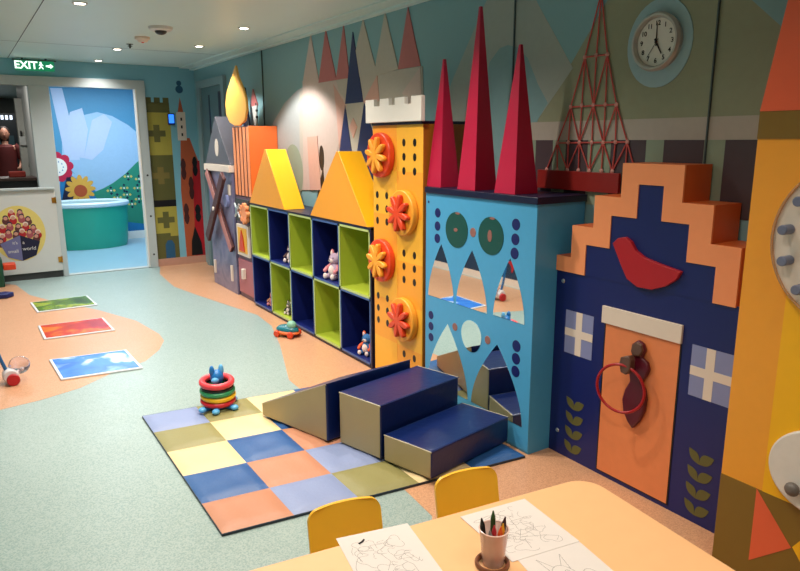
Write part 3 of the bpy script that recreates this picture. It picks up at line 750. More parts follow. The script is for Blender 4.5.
# stepped house
t = thing('stepped_house', 'navy play house with peach stepped gable, red bird and orange door', 'play house', (2.38,1.74,0))
out = [(2.178,.905),(2.178,.975),(2.092,.975),(2.092,1.123),(1.973,1.123),(1.973,1.264),(1.837,1.264),(1.837,1.405),(1.552,1.405),(1.552,1.264),(1.42,1.264),(1.42,1.122),(1.301,1.122),(1.301,.905)]
inn = [(2.008,.905),(2.008,1.044),(1.880,1.044),(1.880,1.185),(1.753,1.185),(1.753,1.322),(1.636,1.322),(1.636,1.185),(1.513,1.185),(1.513,1.041),(1.391,1.041),(1.391,.905)]
b = MB(); b.prism('x', out + [(1.255,.905),(1.255,0.0),(2.178,0.0)], 2.294, XR-.01, 0, 1)
b.build('body',[M_navy, M_orange],t,smooth=False)
b = MB(); b.box(2.2925,2.295,1.255,2.178,0.0,.91); b.build('front_board', M_navy, t)
b = MB(); b.prism('x', out + inn[::-1], 2.285, 2.2945, 0, 0); b.build('stepped_trim', M_peach, t, smooth=False)
b = MB(); b.prism('x', [(2.45,0)] and [(p[0],p[1]) for p in inn], 2.290, 2.2943, 0); b.build('gable_board', M_navy, t, smooth=False)
bird = [(1.854,1.071), (1.829,1.096), (1.794,1.105), (1.763,1.089), (1.738,1.056), (1.694,1.033), (1.627,1.019), (1.523,1.002), (1.543,0.966), (1.587,0.933), (1.649,0.908), (1.717,0.907), (1.771,0.933), (1.802,0.981), (1.829,1.028)]
b = MB(); b.prism('x', bird, 2.272, 2.2925); b.build('bird', M_red, t, bevel=.003, smooth=False)
for (ya,yb) in ((1.945,2.109),(1.262,1.458)):
    b = MB(); za,zb=.522,.727; ym=(ya+yb)/2 if ya>1.5 else 1.378; zm=(za+zb)/2
    b.box(2.2915,2.2935,ya,yb,za,zb,0); b.box(2.2905,2.2918,ym-.018,ym+.018,za,zb,1); b.box(2.2903,2.2917,ya,yb,zm-.018,zm+.018,1)
    b.build('window',[M_lav,M_cream],t)
b = MB(); b.box(2.288,2.2935,1.508,1.872,.025,.718,0); b.box(2.2895,2.2938,1.502,1.880,.02,.72,1); b.build('door',[mat('door_orange','#e08350',.4),M_black],t,smooth=False)
b = MB(); b.box(2.280,2.2935,1.502,1.893,.716,.792); b.build('lintel', M_cream, t, bevel=.002)
def sprig(yj, zj, n, dz):
    b = MB()
    for k in range(n):
        for (ty,tz,bend) in ((.045,.055,1),(-.062,.045,-1)):
            p0 = Vector((yj-.0015*k*0, zj + dz*k)); p1 = p0 + Vector((ty,tz)); d_ = p1-p0; n_ = Vector((-d_.y,d_.x)); q=[]
            for i in range(9):
                s_=i/8; q.append(p0 + d_*s_ + n_*(.34*math.sin(PI*s_)*(1.0-.25*s_) if bend>0 else .22*math.sin(PI*s_)))
            for i in range(7,0,-1):
                s_=i/8; q.append(p0 + d_*s_ - n_*(.22*math.sin(PI*s_) if bend>0 else .34*math.sin(PI*s_)))
            b.prism('x',[(v.x,v.y) for v in q],2.2908,2.2932)
    b.build('painted_leaves', M_olgrn, t, smooth=False)
sprig(2.033,.035,4,.073); sprig(1.385,.035,4,.073)
for p in ((2.137,.857),(2.127,.117)):
    b = MB(); b.lathe([(0,-.006),(.008,-.005),(.011,0)],(2.2935,p[0],p[1]),16,ax='x'); b.build('screw_cap', M_steel, t)
# knocker
kn = MB(); body = [(1.690,0.688), (1.664,0.678), (1.652,0.651), (1.664,0.617), (1.638,0.603), (1.626,0.576), (1.637,0.543), (1.659,0.514), (1.637,0.482), (1.629,0.445), (1.634,0.390), (1.654,0.338), (1.686,0.294), (1.714,0.320), (1.738,0.358), (1.747,0.409), (1.736,0.458), (1.714,0.501), (1.721,0.530), (1.720,0.575), (1.707,0.605), (1.722,0.632), (1.717,0.664)]
kn.prism('x', body, 2.266, 2.288); kn_o = kn.build('door_knocker', M_plum, t, bevel=.008, seg=3)
kn = MB(); kn.prism('x', [(1.684,0.685), (1.661,0.676), (1.652,0.653), (1.666,0.625), (1.696,0.619), (1.710,0.637), (1.705,0.666)], 2.252, 2.267); kn.build('knocker_cap', mat('knocker_brown','#5c4034',.35), kn_o, bevel=.006, seg=3)
kn = MB(); kn.prism('x', [(1.729,0.613), (1.690,0.628), (1.678,0.610), (1.680,0.566), (1.698,0.543), (1.724,0.548), (1.734,0.585)], 2.215, 2.25); kn.build('ring_bracket', MATS['knocker_brown'], kn_o, bevel=.005)
kn = MB(); kn.torus((2.215,1.718,.478), .104, .0062, ax='x', rot=Matrix.Rotation(R(14),3,'Z')); kn.build('ring', mat('ring_red','#a00d18',.3), kn_o)

# big right-hand tower
t = thing('orange_yellow_tower', 'large yellow and orange castle tower cut off by the right edge of the photo', 'play tower', (2.3,.7,0))
PY = 1.208
b = MB(); b.box(2.146,XR-.01,.15,PY,0,1.50,0)
b.box(2.1435,2.147,.15,1.06,.335,1.50,1)
b.box(2.1430,2.147,.15,PY,0,.338,2)
b.prism('x',[tuple(p) for p in [(1.078,0.339), (1.076,0.067), (0.946,0.187)]],2.1418,2.147,3)
b.prism('x',[tuple(p) for p in [(0.943,0.192), (0.922,0.226), (0.913,0.154)]],2.1418,2.147,1)
b.build('body',[M_yelo,M_yelb,M_olive,M_coral],t,smooth=False)
b = MB(); b.box(2.143,XR-.01,.15,PY+.001,1.50,1.585); b.build('olive_band', M_olive, t, smooth=False)
b = MB(); b.prism('x',[(PY,1.585),(.15,1.585),(.45,2.33),(1.095,2.33)],2.141,2.30); b.build('coral_roof', M_coral, t, smooth=False)
g = MB(); g.disc('x',(.86,1.2),.252,2.125,2.1425,0,56); wheel = g.build('peg_wheel', mat('wheel_cream','#dfd0c2',.3), t)
g = MB(); g.torus((2.118,.86,1.2),.252,.0045,ax='x',n=56); g.build('clear_rim', mat('clear_rim','#d9b48a',.1,trans=.6), wheel)
for k in range(10):
    a = R(180 - 62 + 25.5*k) ; yy=.86-.205*math.cos(a+PI) if 0 else .86+.205*math.cos(R(62-27*k)); zz=1.2+.205*math.sin(R(62-27*k))
    g = MB(); g.tube([(2.125,yy,zz),(2.075,yy,zz)],.0155,0,16); g.build('peg', mat('peg_grey_blue','#6a7088',.4), wheel, bevel=.003)
g = MB(); g.disc('x',(.885,.475),.158,2.12,2.1425,0,48,.14); wh = g.build('white_paddle', mat('paddle_white','#ddd5cc',.35), t, bevel=.006)
g = MB(); g.ball((2.10,.948,.410),(.018,.023,.023)); g.build('knob', mat('knob_grey','#6b625c',.4), wh)
# ------------------------------------------------------------------ soft play: mat and foam blocks
MC = [mat('mat_lilac','#8391b8',.5,0,.06,6,.12,60), mat('mat_olive','#8a8452',.5,0,.06,6,.12,60), mat('mat_yellow','#dfc594',.5,0,.06,6,.12,60),
      mat('mat_blue','#245590',.45,0,.08,6,.12,60), mat('mat_orange','#bb8062',.5,0,.06,6,.12,60), mat('mat_edge','#26303f',.5)]
b = MB(); mx0, my0, sx, sy = .685, 2.325, .2865, .2745; N = 12
YR = [3.675,3.419,3.15,2.865,2.585,2.325]
def mh(u, v, r, c_):
    e = min(u, 1-u, v, 1-v)
    h = .012 + .012*min(1, e/.16)**.6
    h += .0022*math.sin(9*u+4*v+r*3+c_*1.7)*math.sin(7*v-3*u+c_*2)*min(1,e/.2)
    return h
for r in range(5):
    for c_ in range(5):
        vs=[]; fs=[]
        for j in range(N+1):
            for i in range(N+1):
                u, v = i/N, j/N
                yr = YR[r]*(1-v) + YR[r+1]*v; vs.append((mx0+(c_+u)*sx, yr-.032*(c_+u), mh(u,v,r,c_)))
        for j in range(N):
            for i in range(N): fs.append((j*(N+1)+i,(j+1)*(N+1)+i,(j+1)*(N+1)+i+1,j*(N+1)+i+1))
        b.add(vs,fs,(r+c_)%5)
ex, ey = mx0+5*sx, my0+5*sy
b.prism('z',[(mx0-.002,YR[5]-.003),(ex+.002,YR[5]-.163),(ex+.002,YR[0]-.157),(mx0-.002,YR[0]+.003)], .001, .0118, 5)
tag(b.build('play_mat', MC), 'patchwork padded floor mat of lilac, olive, yellow, blue and orange squares', 'mat')

def block(name, lab, corners, hn, hf, zb=.0262, group='navy foam climbing blocks'):
    """corners: near-left front a (towards far), b (towards camera), c, d on the castle side; hn = height along b-c, hf along a-d"""
    a, bq, c_, d = corners
    t = thing(name, lab, 'foam block', ((a[0]+c_[0])/2,(a[1]+c_[1])/2,zb), group)
    v=[(*a,zb),(*bq,zb),(*c_,zb),(*d,zb),(*a,hf),(*bq,hn),(*c_,hn),(*d,hf)]
    m = MB(); m.add(v,[(0,3,2,1)],0); m.add(v,[(4,5,6,7)],0); m.add(v,[(1,2,6,5)],0); m.add(v,[(3,0,4,7)],0); m.add(v,[(0,1,5,4)],1); m.add(v,[(2,3,7,6)],1)
    m.build('cover',[M_vinylnavy,M_vinylbeige],t,bevel=.009,seg=3)
    p = MB()
    def off(q, k): # pull in
        cx=(a[0]+c_[0])/2; cy=(a[1]+c_[1])/2; return Vector((cx+(q[0]-cx)*k, cy+(q[1]-cy)*k))
    for (e0,e1,h0,h1) in ((a,bq,hf,hn),(bq,c_,hn,hn),(c_,d,hn,hf),(d,a,hf,hf)):
        q0, q1 = off(e0,.993), off(e1,.993); p.tube([(q0.x,q0.y,h0-.003),(q1.x,q1.y,h1-.003)],.0024,0 if (e0 is a or e0 is c_) else 1,6)
    p.build('piping', [M_seamw, M_vinylnavy], t)
    return t
a2,b2=(1.426,2.752),(1.502,2.486); dx,dy=.545,.110
block('foam_step','taller navy foam step with a beige end, between the ramp block and the low step',(a2,b2,(b2[0]+dx,b2[1]+dy),(a2[0]+dx,a2[1]+dy)),.296,.296)
a1,b1=(1.509,2.470),(1.589,2.200); 
block('foam_step','lower navy foam step with a beige end, nearest the yellow chairs',(a1,b1,(b1[0]+.548,b1[1]+.105),(a1[0]+.548,a1[1]+.105)),.159,.159)
ar,br=(1.230,3.288),(1.378,2.795)
block('foam_ramp','beige-sided navy foam wedge sloping down behind the steps',(ar,br,(br[0]+.56,br[1]+.085),(ar[0]+.56,ar[1]+.13)),.332,.098)

# ------------------------------------------------------------------ ring stacker on the mat
sc = (1.072,3.545)
t = thing('animal_stacker', 'blue animal stacking toy whose head pokes out of coloured rings, on the patchwork mat', 'toy', (sc[0],sc[1],.02))
M_tb = mat('toy_blue','#1f6fb5',.35); M_tbl = mat('toy_light_blue','#5aa9dd',.35)
b = MB(); b.lathe([(0,0),(.05,0),(.06,.012),(.035,.03),(.03,.10),(.024,.15),(0,.155)],(sc[0],sc[1],.024),28); b.build('post', M_tb, t)
b = MB(); b.ball((sc[0],sc[1],.200),(.038,.036,.044)); b.ball((sc[0]-.02,sc[1]-.03,.192),(.022,.018,.018),1); b.build('head',[M_tb,M_tbl],t)
for s_ in (-1,1):
    b = MB(); b.ball((sc[0]+s_*.026,sc[1]+.0,.238),(.015,.016,.034)); b.build('ear', M_tb if s_<0 else M_tbl, t)
for (dx_,dy_) in ((-.085,-.03),(-.04,-.085),(.085,.03),(.05,-.08)):
    b = MB(); b.tube([(sc[0]+dx_*.4,sc[1]+dy_*.4,.040),(sc[0]+dx_,sc[1]+dy_,.038),(sc[0]+dx_*1.15,sc[1]+dy_*1.15,.04)],.014,0,12,rs=[.014,.016,.010]); b.ball((sc[0]+dx_*1.2,sc[1]+dy_*1.2,.039),(.022,.022,.015),1); b.build('foot',[M_tb,M_tbl],t)
M_ring = [mat('ring_scarlet','#c2202c',.3), mat('ring_yellow','#e8b414',.3), mat('ring_green','#2e8a58',.3), mat('ring_black','#15201c',.35), mat('ring_coral','#e0404a',.3)]
for k,(zz,rr,m_,lb,dx_) in enumerate(((.068,.084,0,'dark red ring, lowest on the blue animal stacker',.0),(.098,.084,1,'yellow ring on the blue animal stacker',.002),(.127,.084,2,'green ring on the blue animal stacker',-.001),(.150,.083,3,'thin black ring under the top red ring of the stacker',.0),(.176,.080,4,'topmost bright red ring of the animal stacker',-.002))):
    b = MB(); tilt = Matrix.Rotation(R(5),3,'X'); rad = (.0145,.0145,.0140,.0075,.018)[k]
    b.torus((sc[0]+dx_,sc[1],zz),rr,rad,0,44,14,rot=tilt)
    tag(b.build('stacking_ring', M_ring[m_]), lb, 'ring', 'rings on the animal stacker')

# ------------------------------------------------------------------ liquid floor tiles
tiles = [('green and olive liquid floor tile, farthest of three on the peach floor', (.405,7.03),(.905,7.05),(.925,6.60),(.425,6.59), blobs('gel_green',[(.35,'#1f3d12'),(.5,'#4f7a1c'),(.6,'#9aa83a'),(.7,'#3b5a1a')],3.2)),
         ('red and orange liquid floor tile, between the green and the blue one', (.385,6.08),(.885,6.06),(.895,5.60),(.388,5.63), blobs('gel_red',[(.35,'#a3150f'),(.5,'#c32a12'),(.58,'#dd7414'),(.7,'#b51d14')],3.0)),
         ('blue and white liquid floor tile, nearest of the three', (.363,5.055),(.862,5.0),(.873,4.52),(.382,4.57), blobs('gel_blue',[(.38,'#cfe0f0'),(.45,'#3f86e0'),(.58,'#2f6fd0'),(.68,'#86b5ea')],3.0))]
for lb, p0, p1, p2, p3, m_ in tiles:
    cx = sum(p[0] for p in (p0,p1,p2,p3))/4; cy = sum(p[1] for p in (p0,p1,p2,p3))/4
    t = thing('floor_tile', lb, 'floor tile', (cx,cy,0), 'liquid floor tiles')
    b = MB(); b.prism('z',[p0,p1,p2,p3],.001,.012); b.build('white_border', mat('tile_border','#d8dbe0',.35), t, bevel=.003)
    ins = [(cx+(p[0]-cx)*.93, cy+(p[1]-cy)*.93) for p in (p0,p1,p2,p3)]
    b = MB(); b.prism('z',ins,.0115,.0135); b.build('gel_pane', m_, t)

# push popper toy
px_, py_ = .125, 4.70
t = thing('push_popper', 'push-along toy with clear dome, red wheels and a blue stick, at the left edge', 'toy', (px_,py_,0))
M_popw = mat('popper_white','#dcd6d8',.35)
b = MB(); b.lathe([(.0,-.045),(.038,-.045),(.047,-.03),(.047,.03),(.038,.045),(0,.045)],(px_-.01,py_,.055),24,ax='y'); b.build('body', M_popw, t)
b = MB(); b.ball((px_+.045,py_+.02,.105),(.062,.058,.058)); b.build('clear_dome', mat('dome_clear','#f3e9ee',.05,trans=.95,spec=.5), t)
rn = random.Random(3)
for k in range(5):
    b = MB(); b.ball((px_+.03+rn.uniform(-.035,.035),py_+rn.uniform(-.03,.03),.075+.02*rn.random()),.011,0,10,8); b.build('popping_ball', (M_red,M_popw,M_redor)[k%3], t)
for s_ in (-1,1):
    b = MB(); b.disc('y',(px_+.0,.038),.037,py_+s_*.06-.014,py_+s_*.06+.014,0,28); b.build('wheel', M_red, t, bevel=.005)
b = MB(); b.tube([(px_-.03,py_,.085),(px_-.055,py_,.17),(px_-.11,py_-.0,.44)],.011,0,12); b.build('stick', mat('stick_blue','#14598f',.35), t)

# blue toy at the left edge further back
t = thing('toy_boat', 'small dark blue toy boat on the peach floor at the left edge', 'toy', (.20,7.45,0))
b = MB(); b.prism('z',[(.05,7.40),(.24,7.38),(.305,7.45),(.24,7.52),(.05,7.50)],.002,.05); b.build('hull', M_navy, t, bevel=.012)
b = MB(); b.box(.10,.18,7.42,7.48,.05,.085); b.build('cabin', mat('cabin_blue','#1f3f8a',.4), t, bevel=.006)

t = thing('green_toy_box', 'dark green toy box with a red tray, against the half door at the left edge', 'toy box', (.19,8.1,0))
b = MB(); b.box(.10,.255,8.0,8.18,0,.30); b.build('box', mat('box_green','#0f4a36',.4), t, bevel=.01)
b = MB(); b.box(.258,.375,8.03,8.16,.17,.235); b.box(.245,.262,8.05,8.14,.18,.22); b.build('tray', M_redor, t, bevel=.008)

# toy car in front of the shelf
tx, ty = 2.00, 4.70
t = thing('toy_car', 'teal and orange toy car on the floor in front of the green and navy cubbies', 'toy car', (tx,ty,0))
rot = Matrix.Translation((tx,ty,0)) @ Matrix.Rotation(R(-58),4,'Z')
b = MB(); b.ball((0,0,.055),(.10,.055,.040)); b.build('body', mat('car_teal','#1f6f7c',.3), t, xf=rot)
b = MB(); b.ball((.04,0,.095),(.040,.036,.034),0); b.build('rider', mat('car_mint','#7fb39c',.4), t, xf=rot)
b = MB(); b.ball((.0,0,.035),(.108,.066,.024)); b.build('bumper', M_orange, t, xf=rot)
for sx_ in (-1,1):
    for sy_ in (-1,1):
        b = MB(); b.lathe([(0,-.012),(.022,-.012),(.026,-.006),(.026,.006),(.022,.012),(0,.012)],(sx_*.062,sy_*.058,.027),20,ax='y'); b.build('wheel', M_redor, t, xf=rot)

# plush toys in the cubbies
def plush(name, lab, x, y, z, s, mb, mb2, mb3=None, yaw=0):
    t = thing(name, lab, 'soft toy', (x,y,z), 'toys in the cubbies')
    xf = Matrix.Translation((x,y,z)) @ Matrix.Rotation(R(yaw),4,'Z') @ Matrix.Scale(s,4)
    b = MB(); b.ball((0,0,.42),(.36,.34,.42)); b.ball((-.16,0,.42),(.26,.24,.30),1); b.build('body',[mb,mb2],t,xf=xf)
    b = MB(); b.ball((-.02,0,.98),(.30,.34,.28)); b.ball((-.26,0,.92),(.12,.16,.11),1); b.ball((-.38,0,.96),(.03,.04,.03),2)
    for q in (-1,1): b.ball((-.26,q*.14,1.05),.035,2,8,6)
    b.build('head',[mb,mb2,M_black],t,xf=xf)
    for q in (-1,1):
        b = MB(); b.ball((.02,q*.27,1.22),(.07,.13,.20),0); b.ball((-.03,q*.27,1.22),(.05,.08,.13),1); b.build('ear',[mb3 or mb,mb2],t,xf=xf)
        b = MB(); b.tube([(-.05,q*.28,.65),(-.22,q*.42,.50),(-.34,q*.40,.42)],.1,0,12,rs=[.11,.10,.09]); b.ball((-.36,q*.40,.40),.10,0,12,8); b.build('arm',[mb3 or mb],t,xf=xf)
        b = MB(); b.tube([(-.1,q*.2,.14),(-.38,q*.28,.13)],.13,0,12,rs=[.14,.12]); b.ball((-.44,q*.28,.15),(.10,.13,.15),1); b.build('leg',[mb,mb2],t,xf=xf)
    return t
M_fz1 = mat('plush_lilac','#b8a0b8',.85,0,.15,20,.3,90); M_fz2 = mat('plush_cream','#e0cdc8',.85,0,.1,20,.3,90); M_fz3 = mat('plush_pink','#cf7f86',.85,0,.1,20,.3,90)
plush('plush_elephant','pale lilac and pink soft toy sitting in the upper navy cubby, fourth from the left',2.245,4.33,.497,.152,M_fz1,M_fz2,M_fz3,10)
plush('plush_monkey','brown and cream soft toy in the upper navy cubby, second from the left',2.25,5.12,.497,.125,mat('plush_brown','#5b4240',.85),M_fz2,None,10)
plush('plush_puppy','blue soft toy with orange paws in the bottom navy cubby beside the yellow tower',2.235,3.86,.041,.115,mat('plush_blue','#2f6aa6',.8),M_fz2,mat('plush_orange','#d9572a',.8),20)
plush('plush_bear','pink and tan soft toy in the bottom navy cubby nearest the orange tower',2.235,5.53,.041,.105,mat('plush_tan','#b9805c',.85),M_fz3,None,10)
plush('plush_kitten','small grey and black soft toy in the bottom green cubby, second from the left',2.23,5.17,.041,.085,mat('plush_grey','#6b6a60',.85),M_fz2,M_black,10)
for (y_,z_,lb) in ((4.155-.26,.0,'') ,): pass
b = MB(); b.ball((2.25,4.12,.066),(.03,.03,.026)); b.ball((2.235,4.10,.088),(.018,.018,.018),0); tag(b.build('toy_figure',M_maroon),'tiny dark toy figure in the bottom green cubby, second from the yellow tower','toy','toys in the cubbies')
b = MB(); b.prism('y',[(2.17,.496),(2.26,.496),(2.22,.54),(2.18,.53)],3.69,3.73); tag(b.build('toy_block',mat('toy_red','#8a2a20',.5),bevel=.004),'small dark red toy in the upper green cubby beside the yellow tower','toy','toys in the cubbies')

# ------------------------------------------------------------------ table, chairs, papers, crayons
TA = R(-6.6); tc_, ts_ = math.cos(TA), math.sin(TA)
corner = Vector((1.487,1.252))   # far right corner
u = Vector((-math.cos(R(7.1)), math.sin(R(7.1)))); v = Vector((-math.sin(R(6.2)), -math.cos(R(6.2))))
TL, TW = 1.35, .70
t = thing('low_table', 'low child-height table with a peach laminate top and rounded corners', 'table', (.85,.98,0))
ru = .075; poly=[]
cs = [(ru,ru,0),(TL-ru,ru,1),(TL-ru,TW-ru,2),(ru,TW-ru,3)]
for (a,b_,k) in cs:
    for i in range(9):
        th = PI + k*PI/2 + i*PI/16
        q = corner + u*(a+ru*math.cos(th)) + v*(b_+ru*math.sin(th)); poly.append((q.x,q.y))
b = MB(); b.prism('z',poly,.472,.5,0,1); b.build('tabletop',[M_tablet,mat('table_edge','#d99a5c',.4)],t,bevel=.004,seg=3)
b = MB(); q0=[corner+u*a+v*c_ for a,c_ in ((.08,.08),(TL-.08,.08),(TL-.08,TW-.08),(.08,TW-.08))]; b.prism('z',[(q.x,q.y) for q in q0],.43,.472); b.build('apron', M_dark, t)
for (a,c_) in ((.10,.10),(TL-.10,.10),(TL-.10,TW-.10),(.10,TW-.10)):
    q = corner+u*a+v*c_; b = MB(); b.tube([(q.x,q.y,.0),(q.x,q.y,.45)],.02,0,16); b.build('leg', M_steel, t)

def chair(lab, cx, cy, yaw):
    """back centre top at cx,cy; faces the table"""
    t = thing('child_chair', lab, 'chair', (cx,cy,0), 'small yellow chairs at the low table')
    t.rotation_euler = (0,0,yaw)
    W, zs, zt = .108, .30, .505
    # back shell (local: +y away from table)
    vs=[]; fs=[]; nu,nv=24,16
    out=[]
    for layer in (0,1):
        for j in range(nv+1):
            s_ = 1-(1-j/nv)**2; z = zs-.005 + (zt-zs+.005)*s_
            hw = W
            if s_ > .82:
                k = (s_-.82)/.18; hw = W*(1.0) - .036*(1-math.sqrt(max(0,1-k*k)))
            for i in range(nu+1):
                p = -1+2*i/nu; x = hw*p
                y = -.035 + .045*s_ - .012*(abs(p)**2.2) + (0.010 if layer else 0) - .0
                zz = z 
                out.append((x,y,zz))
    st = (nu+1)*(nv+1)
    b = MB()
    for j in range(nv):
        for i in range(nu):
            a = j*(nu+1)+i
            fs.append((a,a+1,a+nu+2,a+nu+1)); fs.append((st+a,st+a+nu+1,st+a+nu+2,st+a+1))
    for i in range(nu):
        a = nv*(nu+1)+i; fs.append((a,a+1,st+a+1,st+a)); fs.append((i,st+i,st+i+1,i+1))
    for j in range(nv):
        for i in (0,nu):
            a=j*(nu+1)+i; fs.append((a,a+nu+1,st+a+nu+1,st+a))
    b.add([(x+cx,y+cy,z) for x,y,z in out],fs); b.build('backrest', M_chair, t)
    b = MB(); sp=[]
    for i in range(32):
        a=2*PI*i/32; ca,sa=math.cos(a),math.sin(a)
        sp.append((cx+.15*math.copysign(abs(ca)**.5,ca), cy-.17+.15*math.copysign(abs(sa)**.5,sa)))
    b.prism('z',sp,.285,.300); b.build('seat', M_chair, t, bevel=.006, seg=3)
    for sx_ in (-1,1):
        for sy_ in (0,1):
            b = MB(); b.tube([(cx+sx_*.11,cy-.05-.23*sy_,.286),(cx+sx_*.14,cy-.02-.27*sy_,.0)],.009,0,10); b.build('leg', M_steel, t)
    return t
chair('yellow plastic child chair nearest the left paper, its back rising behind the table', .792, 1.512, R(-9)*1)
chair('yellow plastic child chair behind the crayon cup, closer to the foam steps', 1.190, 1.466, R(-9)*1)

def paper(lab, pts, zz, kind, seed):
    cx=sum(p[0] for p in pts)/4; cy=sum(p[1] for p in pts)/4
    t = thing('colouring_page', lab, 'paper', (cx,cy,zz), 'colouring pages on the table')
    b = MB(); b.prism('z',pts,zz,zz+.0006); b.build('sheet', M_paper, t, smooth=False)
    o = Vector(pts[0]); eu = Vector(pts[1])-o; ev = Vector(pts[3])-o; r_ = random.Random(seed)
    b = MB(); zl = zz+.0007
    def line(q, wd=.0008, m=0):
        P_ = [o+eu*a+ev*c_ for a,c_ in q]
        for p,n_ in zip(P_,P_[1:]):
            d_ = (n_-p)
            if d_.length < 1e-6: continue
            k = Vector((-d_.y,d_.x)).normalized()*wd/2
            b.add([(p.x+k.x,p.y+k.y,zl),(p.x-k.x,p.y-k.y,zl),(n_.x-k.x,n_.y-k.y,zl),(n_.x+k.x,n_.y+k.y,zl)],[(0,1,2,3)],m)
    def blob(ca,cb,ra,rb,w=.15,ph=0,n=26,a0=0,a1=2*PI):
        line([(ca+ra*(1+w*math.sin(3*th+ph))*math.cos(th), cb+rb*(1+w*math.sin(3*th+ph))*math.sin(th)) for th in [a0+(a1-a0)*i/n for i in range(n+1)]])
    if kind == 0:
        for k in range(26): blob(r_.uniform(.18,.82),r_.uniform(.16,.84),r_.uniform(.04,.14),r_.uniform(.03,.10),.25,r_.uniform(0,6),24,r_.uniform(0,3),r_.uniform(4,6.3))
        for k in range(8):
            a,c_=r_.uniform(.1,.8),r_.uniform(.1,.8); line([(a,c_),(a+r_.uniform(-.15,.2),c_+r_.uniform(.02,.2)),(a+r_.uniform(-.1,.2),c_+r_.uniform(.1,.25))])
    else:
        blob(.40,.42,.16,.12,.05); line([(.27,.36),(.22,.15),(.36,.31)]); line([(.46,.31),(.58,.16),(.54,.38)])
        blob(.72,.55,.14,.10,.2); blob(.45,.75,.25,.16,.1,1); blob(.36,.40,.03,.025,0); blob(.47,.40,.03,.025,0)
        b.disc('z',(tuple(o+eu*.41+ev*.47)),.0045,zl,zl+.0002,1,12); b.disc('z',(tuple(o+eu*.36+ev*.40)),.002,zl,zl+.0002,1,10); b.disc('z',(tuple(o+eu*.47+ev*.40)),.002,zl,zl+.0002,1,10)
    b.build('line_drawing',[M_ink if kind==0 else mat('line_dark','#5a5250',.8),M_inkd],t,smooth=False)
    return t
pa=[(.697,1.379),(.889,1.337),(.835,1.06),(.643,1.102)]
paper('colouring page with a small dark crayon mark, left of the crayon cup', pa, .5005, 0, 5)
b = MB(); q=[(.733,1.328),(.745,1.332),(.755,1.338),(.756,1.333),(.747,1.326),(.735,1.323)]
tag(b.prism('z',q,.5016,.5022).build('crayon_scrap', M_inkd, smooth=False),'tiny dark crayon scrap lying on the left colouring page','crayon scrap')
pb=[(1.034,1.288),(1.246,1.262),(1.265,.992),(1.088,1.018)]
pb=[(1.025,1.284),(1.236,1.257),(1.209,1.028),(1.008,1.058)]
pc=[(1.030,1.080),(1.212,1.048),(1.165,.785),(.975,.815)]
paper('large faint colouring page behind the crayon cup', pb, .5014, 0, 11)
paper('colouring page with a cartoon puppy face, at the bottom of the photo', pc, .5005, 1, 3)

# cup with crayons
cpx, cpy = .968, 1.082
t = thing('crayon_cup', 'clear pink plastic cup holding crayons on the table', 'cup', (cpx,cpy,.5))
M_cup = mat('cup_pink','#f8d8ce',.2,trans=.6)
b = MB(); b.lathe([(0,.004),(.024,.004),(.0252,.0),(.0265,.004),(.0345,.088),(.036,.092),(.035,.094),(.0332,.088),(.025,.008),(0,.008)],(cpx,cpy,.5005),40); b.build('cup_wall', M_cup, t)
b = MB(); b.torus((cpx,cpy,.593),.0352,.0016,ax='z',n=40,k=8); b.build('rim', mat('cup_rim','#f0d0c6',.2), t)
cols = [('black','#17120f',(-.016,.012),(-.026,.016),.118),('dark red','#b3202a',(-.006,-.008),(-.010,-.012),.108),('dark green','#2f4a1c',(.008,.014),(.012,.018),.124),('dark brown','#3a1513',(.016,-.002),(.031,-.004),.112),('orange','#e2581c',(.002,-.012),(.006,-.018),.102),('yellow','#d99a1a',(.010,-.010),(.018,-.012),.103),('grey','#7a7472',(-.012,-.012),(-.024,-.012),.100)]
for nm,hx,p0,p1,L in cols:
    t = thing('crayon', nm + ' crayon standing in the pink cup', 'crayon', (cpx+p0[0],cpy+p0[1],.512), 'crayons in the pink cup')
    a = Vector((cpx+p0[0]*.8,cpy+p0[1]*.8,.510)); q = Vector((cpx+p1[0],cpy+p1[1],.503+L)); d_=(q-a).normalized()
    s1 = q - d_*.018; b = MB(); b.tube([a,s1],0.0060,0,12); b.build('paper_sleeve', mat('sleeve_'+nm.replace(' ','_'),hx,.7,0,.15,80), t)
    b = MB(); b.tube([s1-d_*.001,s1+d_*.004,s1+d_*.005,q],.004,0,12,rs=[.0054,.0054,.0048,.0014]); b.build('wax_tip', mat('wax_'+nm.replace(' ','_'),hx,.4), t)
# round brown block in front of the cup
t = thing('wooden_roll', 'round brown wooden ring lying around the foot of the crayon cup', 'wooden ring', (cpx-.006,cpy-.004,.5))
b = MB(); b.lathe([(.033,0),(.040,0),(.042,.003),(.042,.008),(.040,.011),(.036,.011),(.033,.008),(.033,0)],(cpx-.006,cpy-.004,.5005),36); b.build('ring_body', mat('roll_brown','#7c4a30',.4,0,.2,20), t)

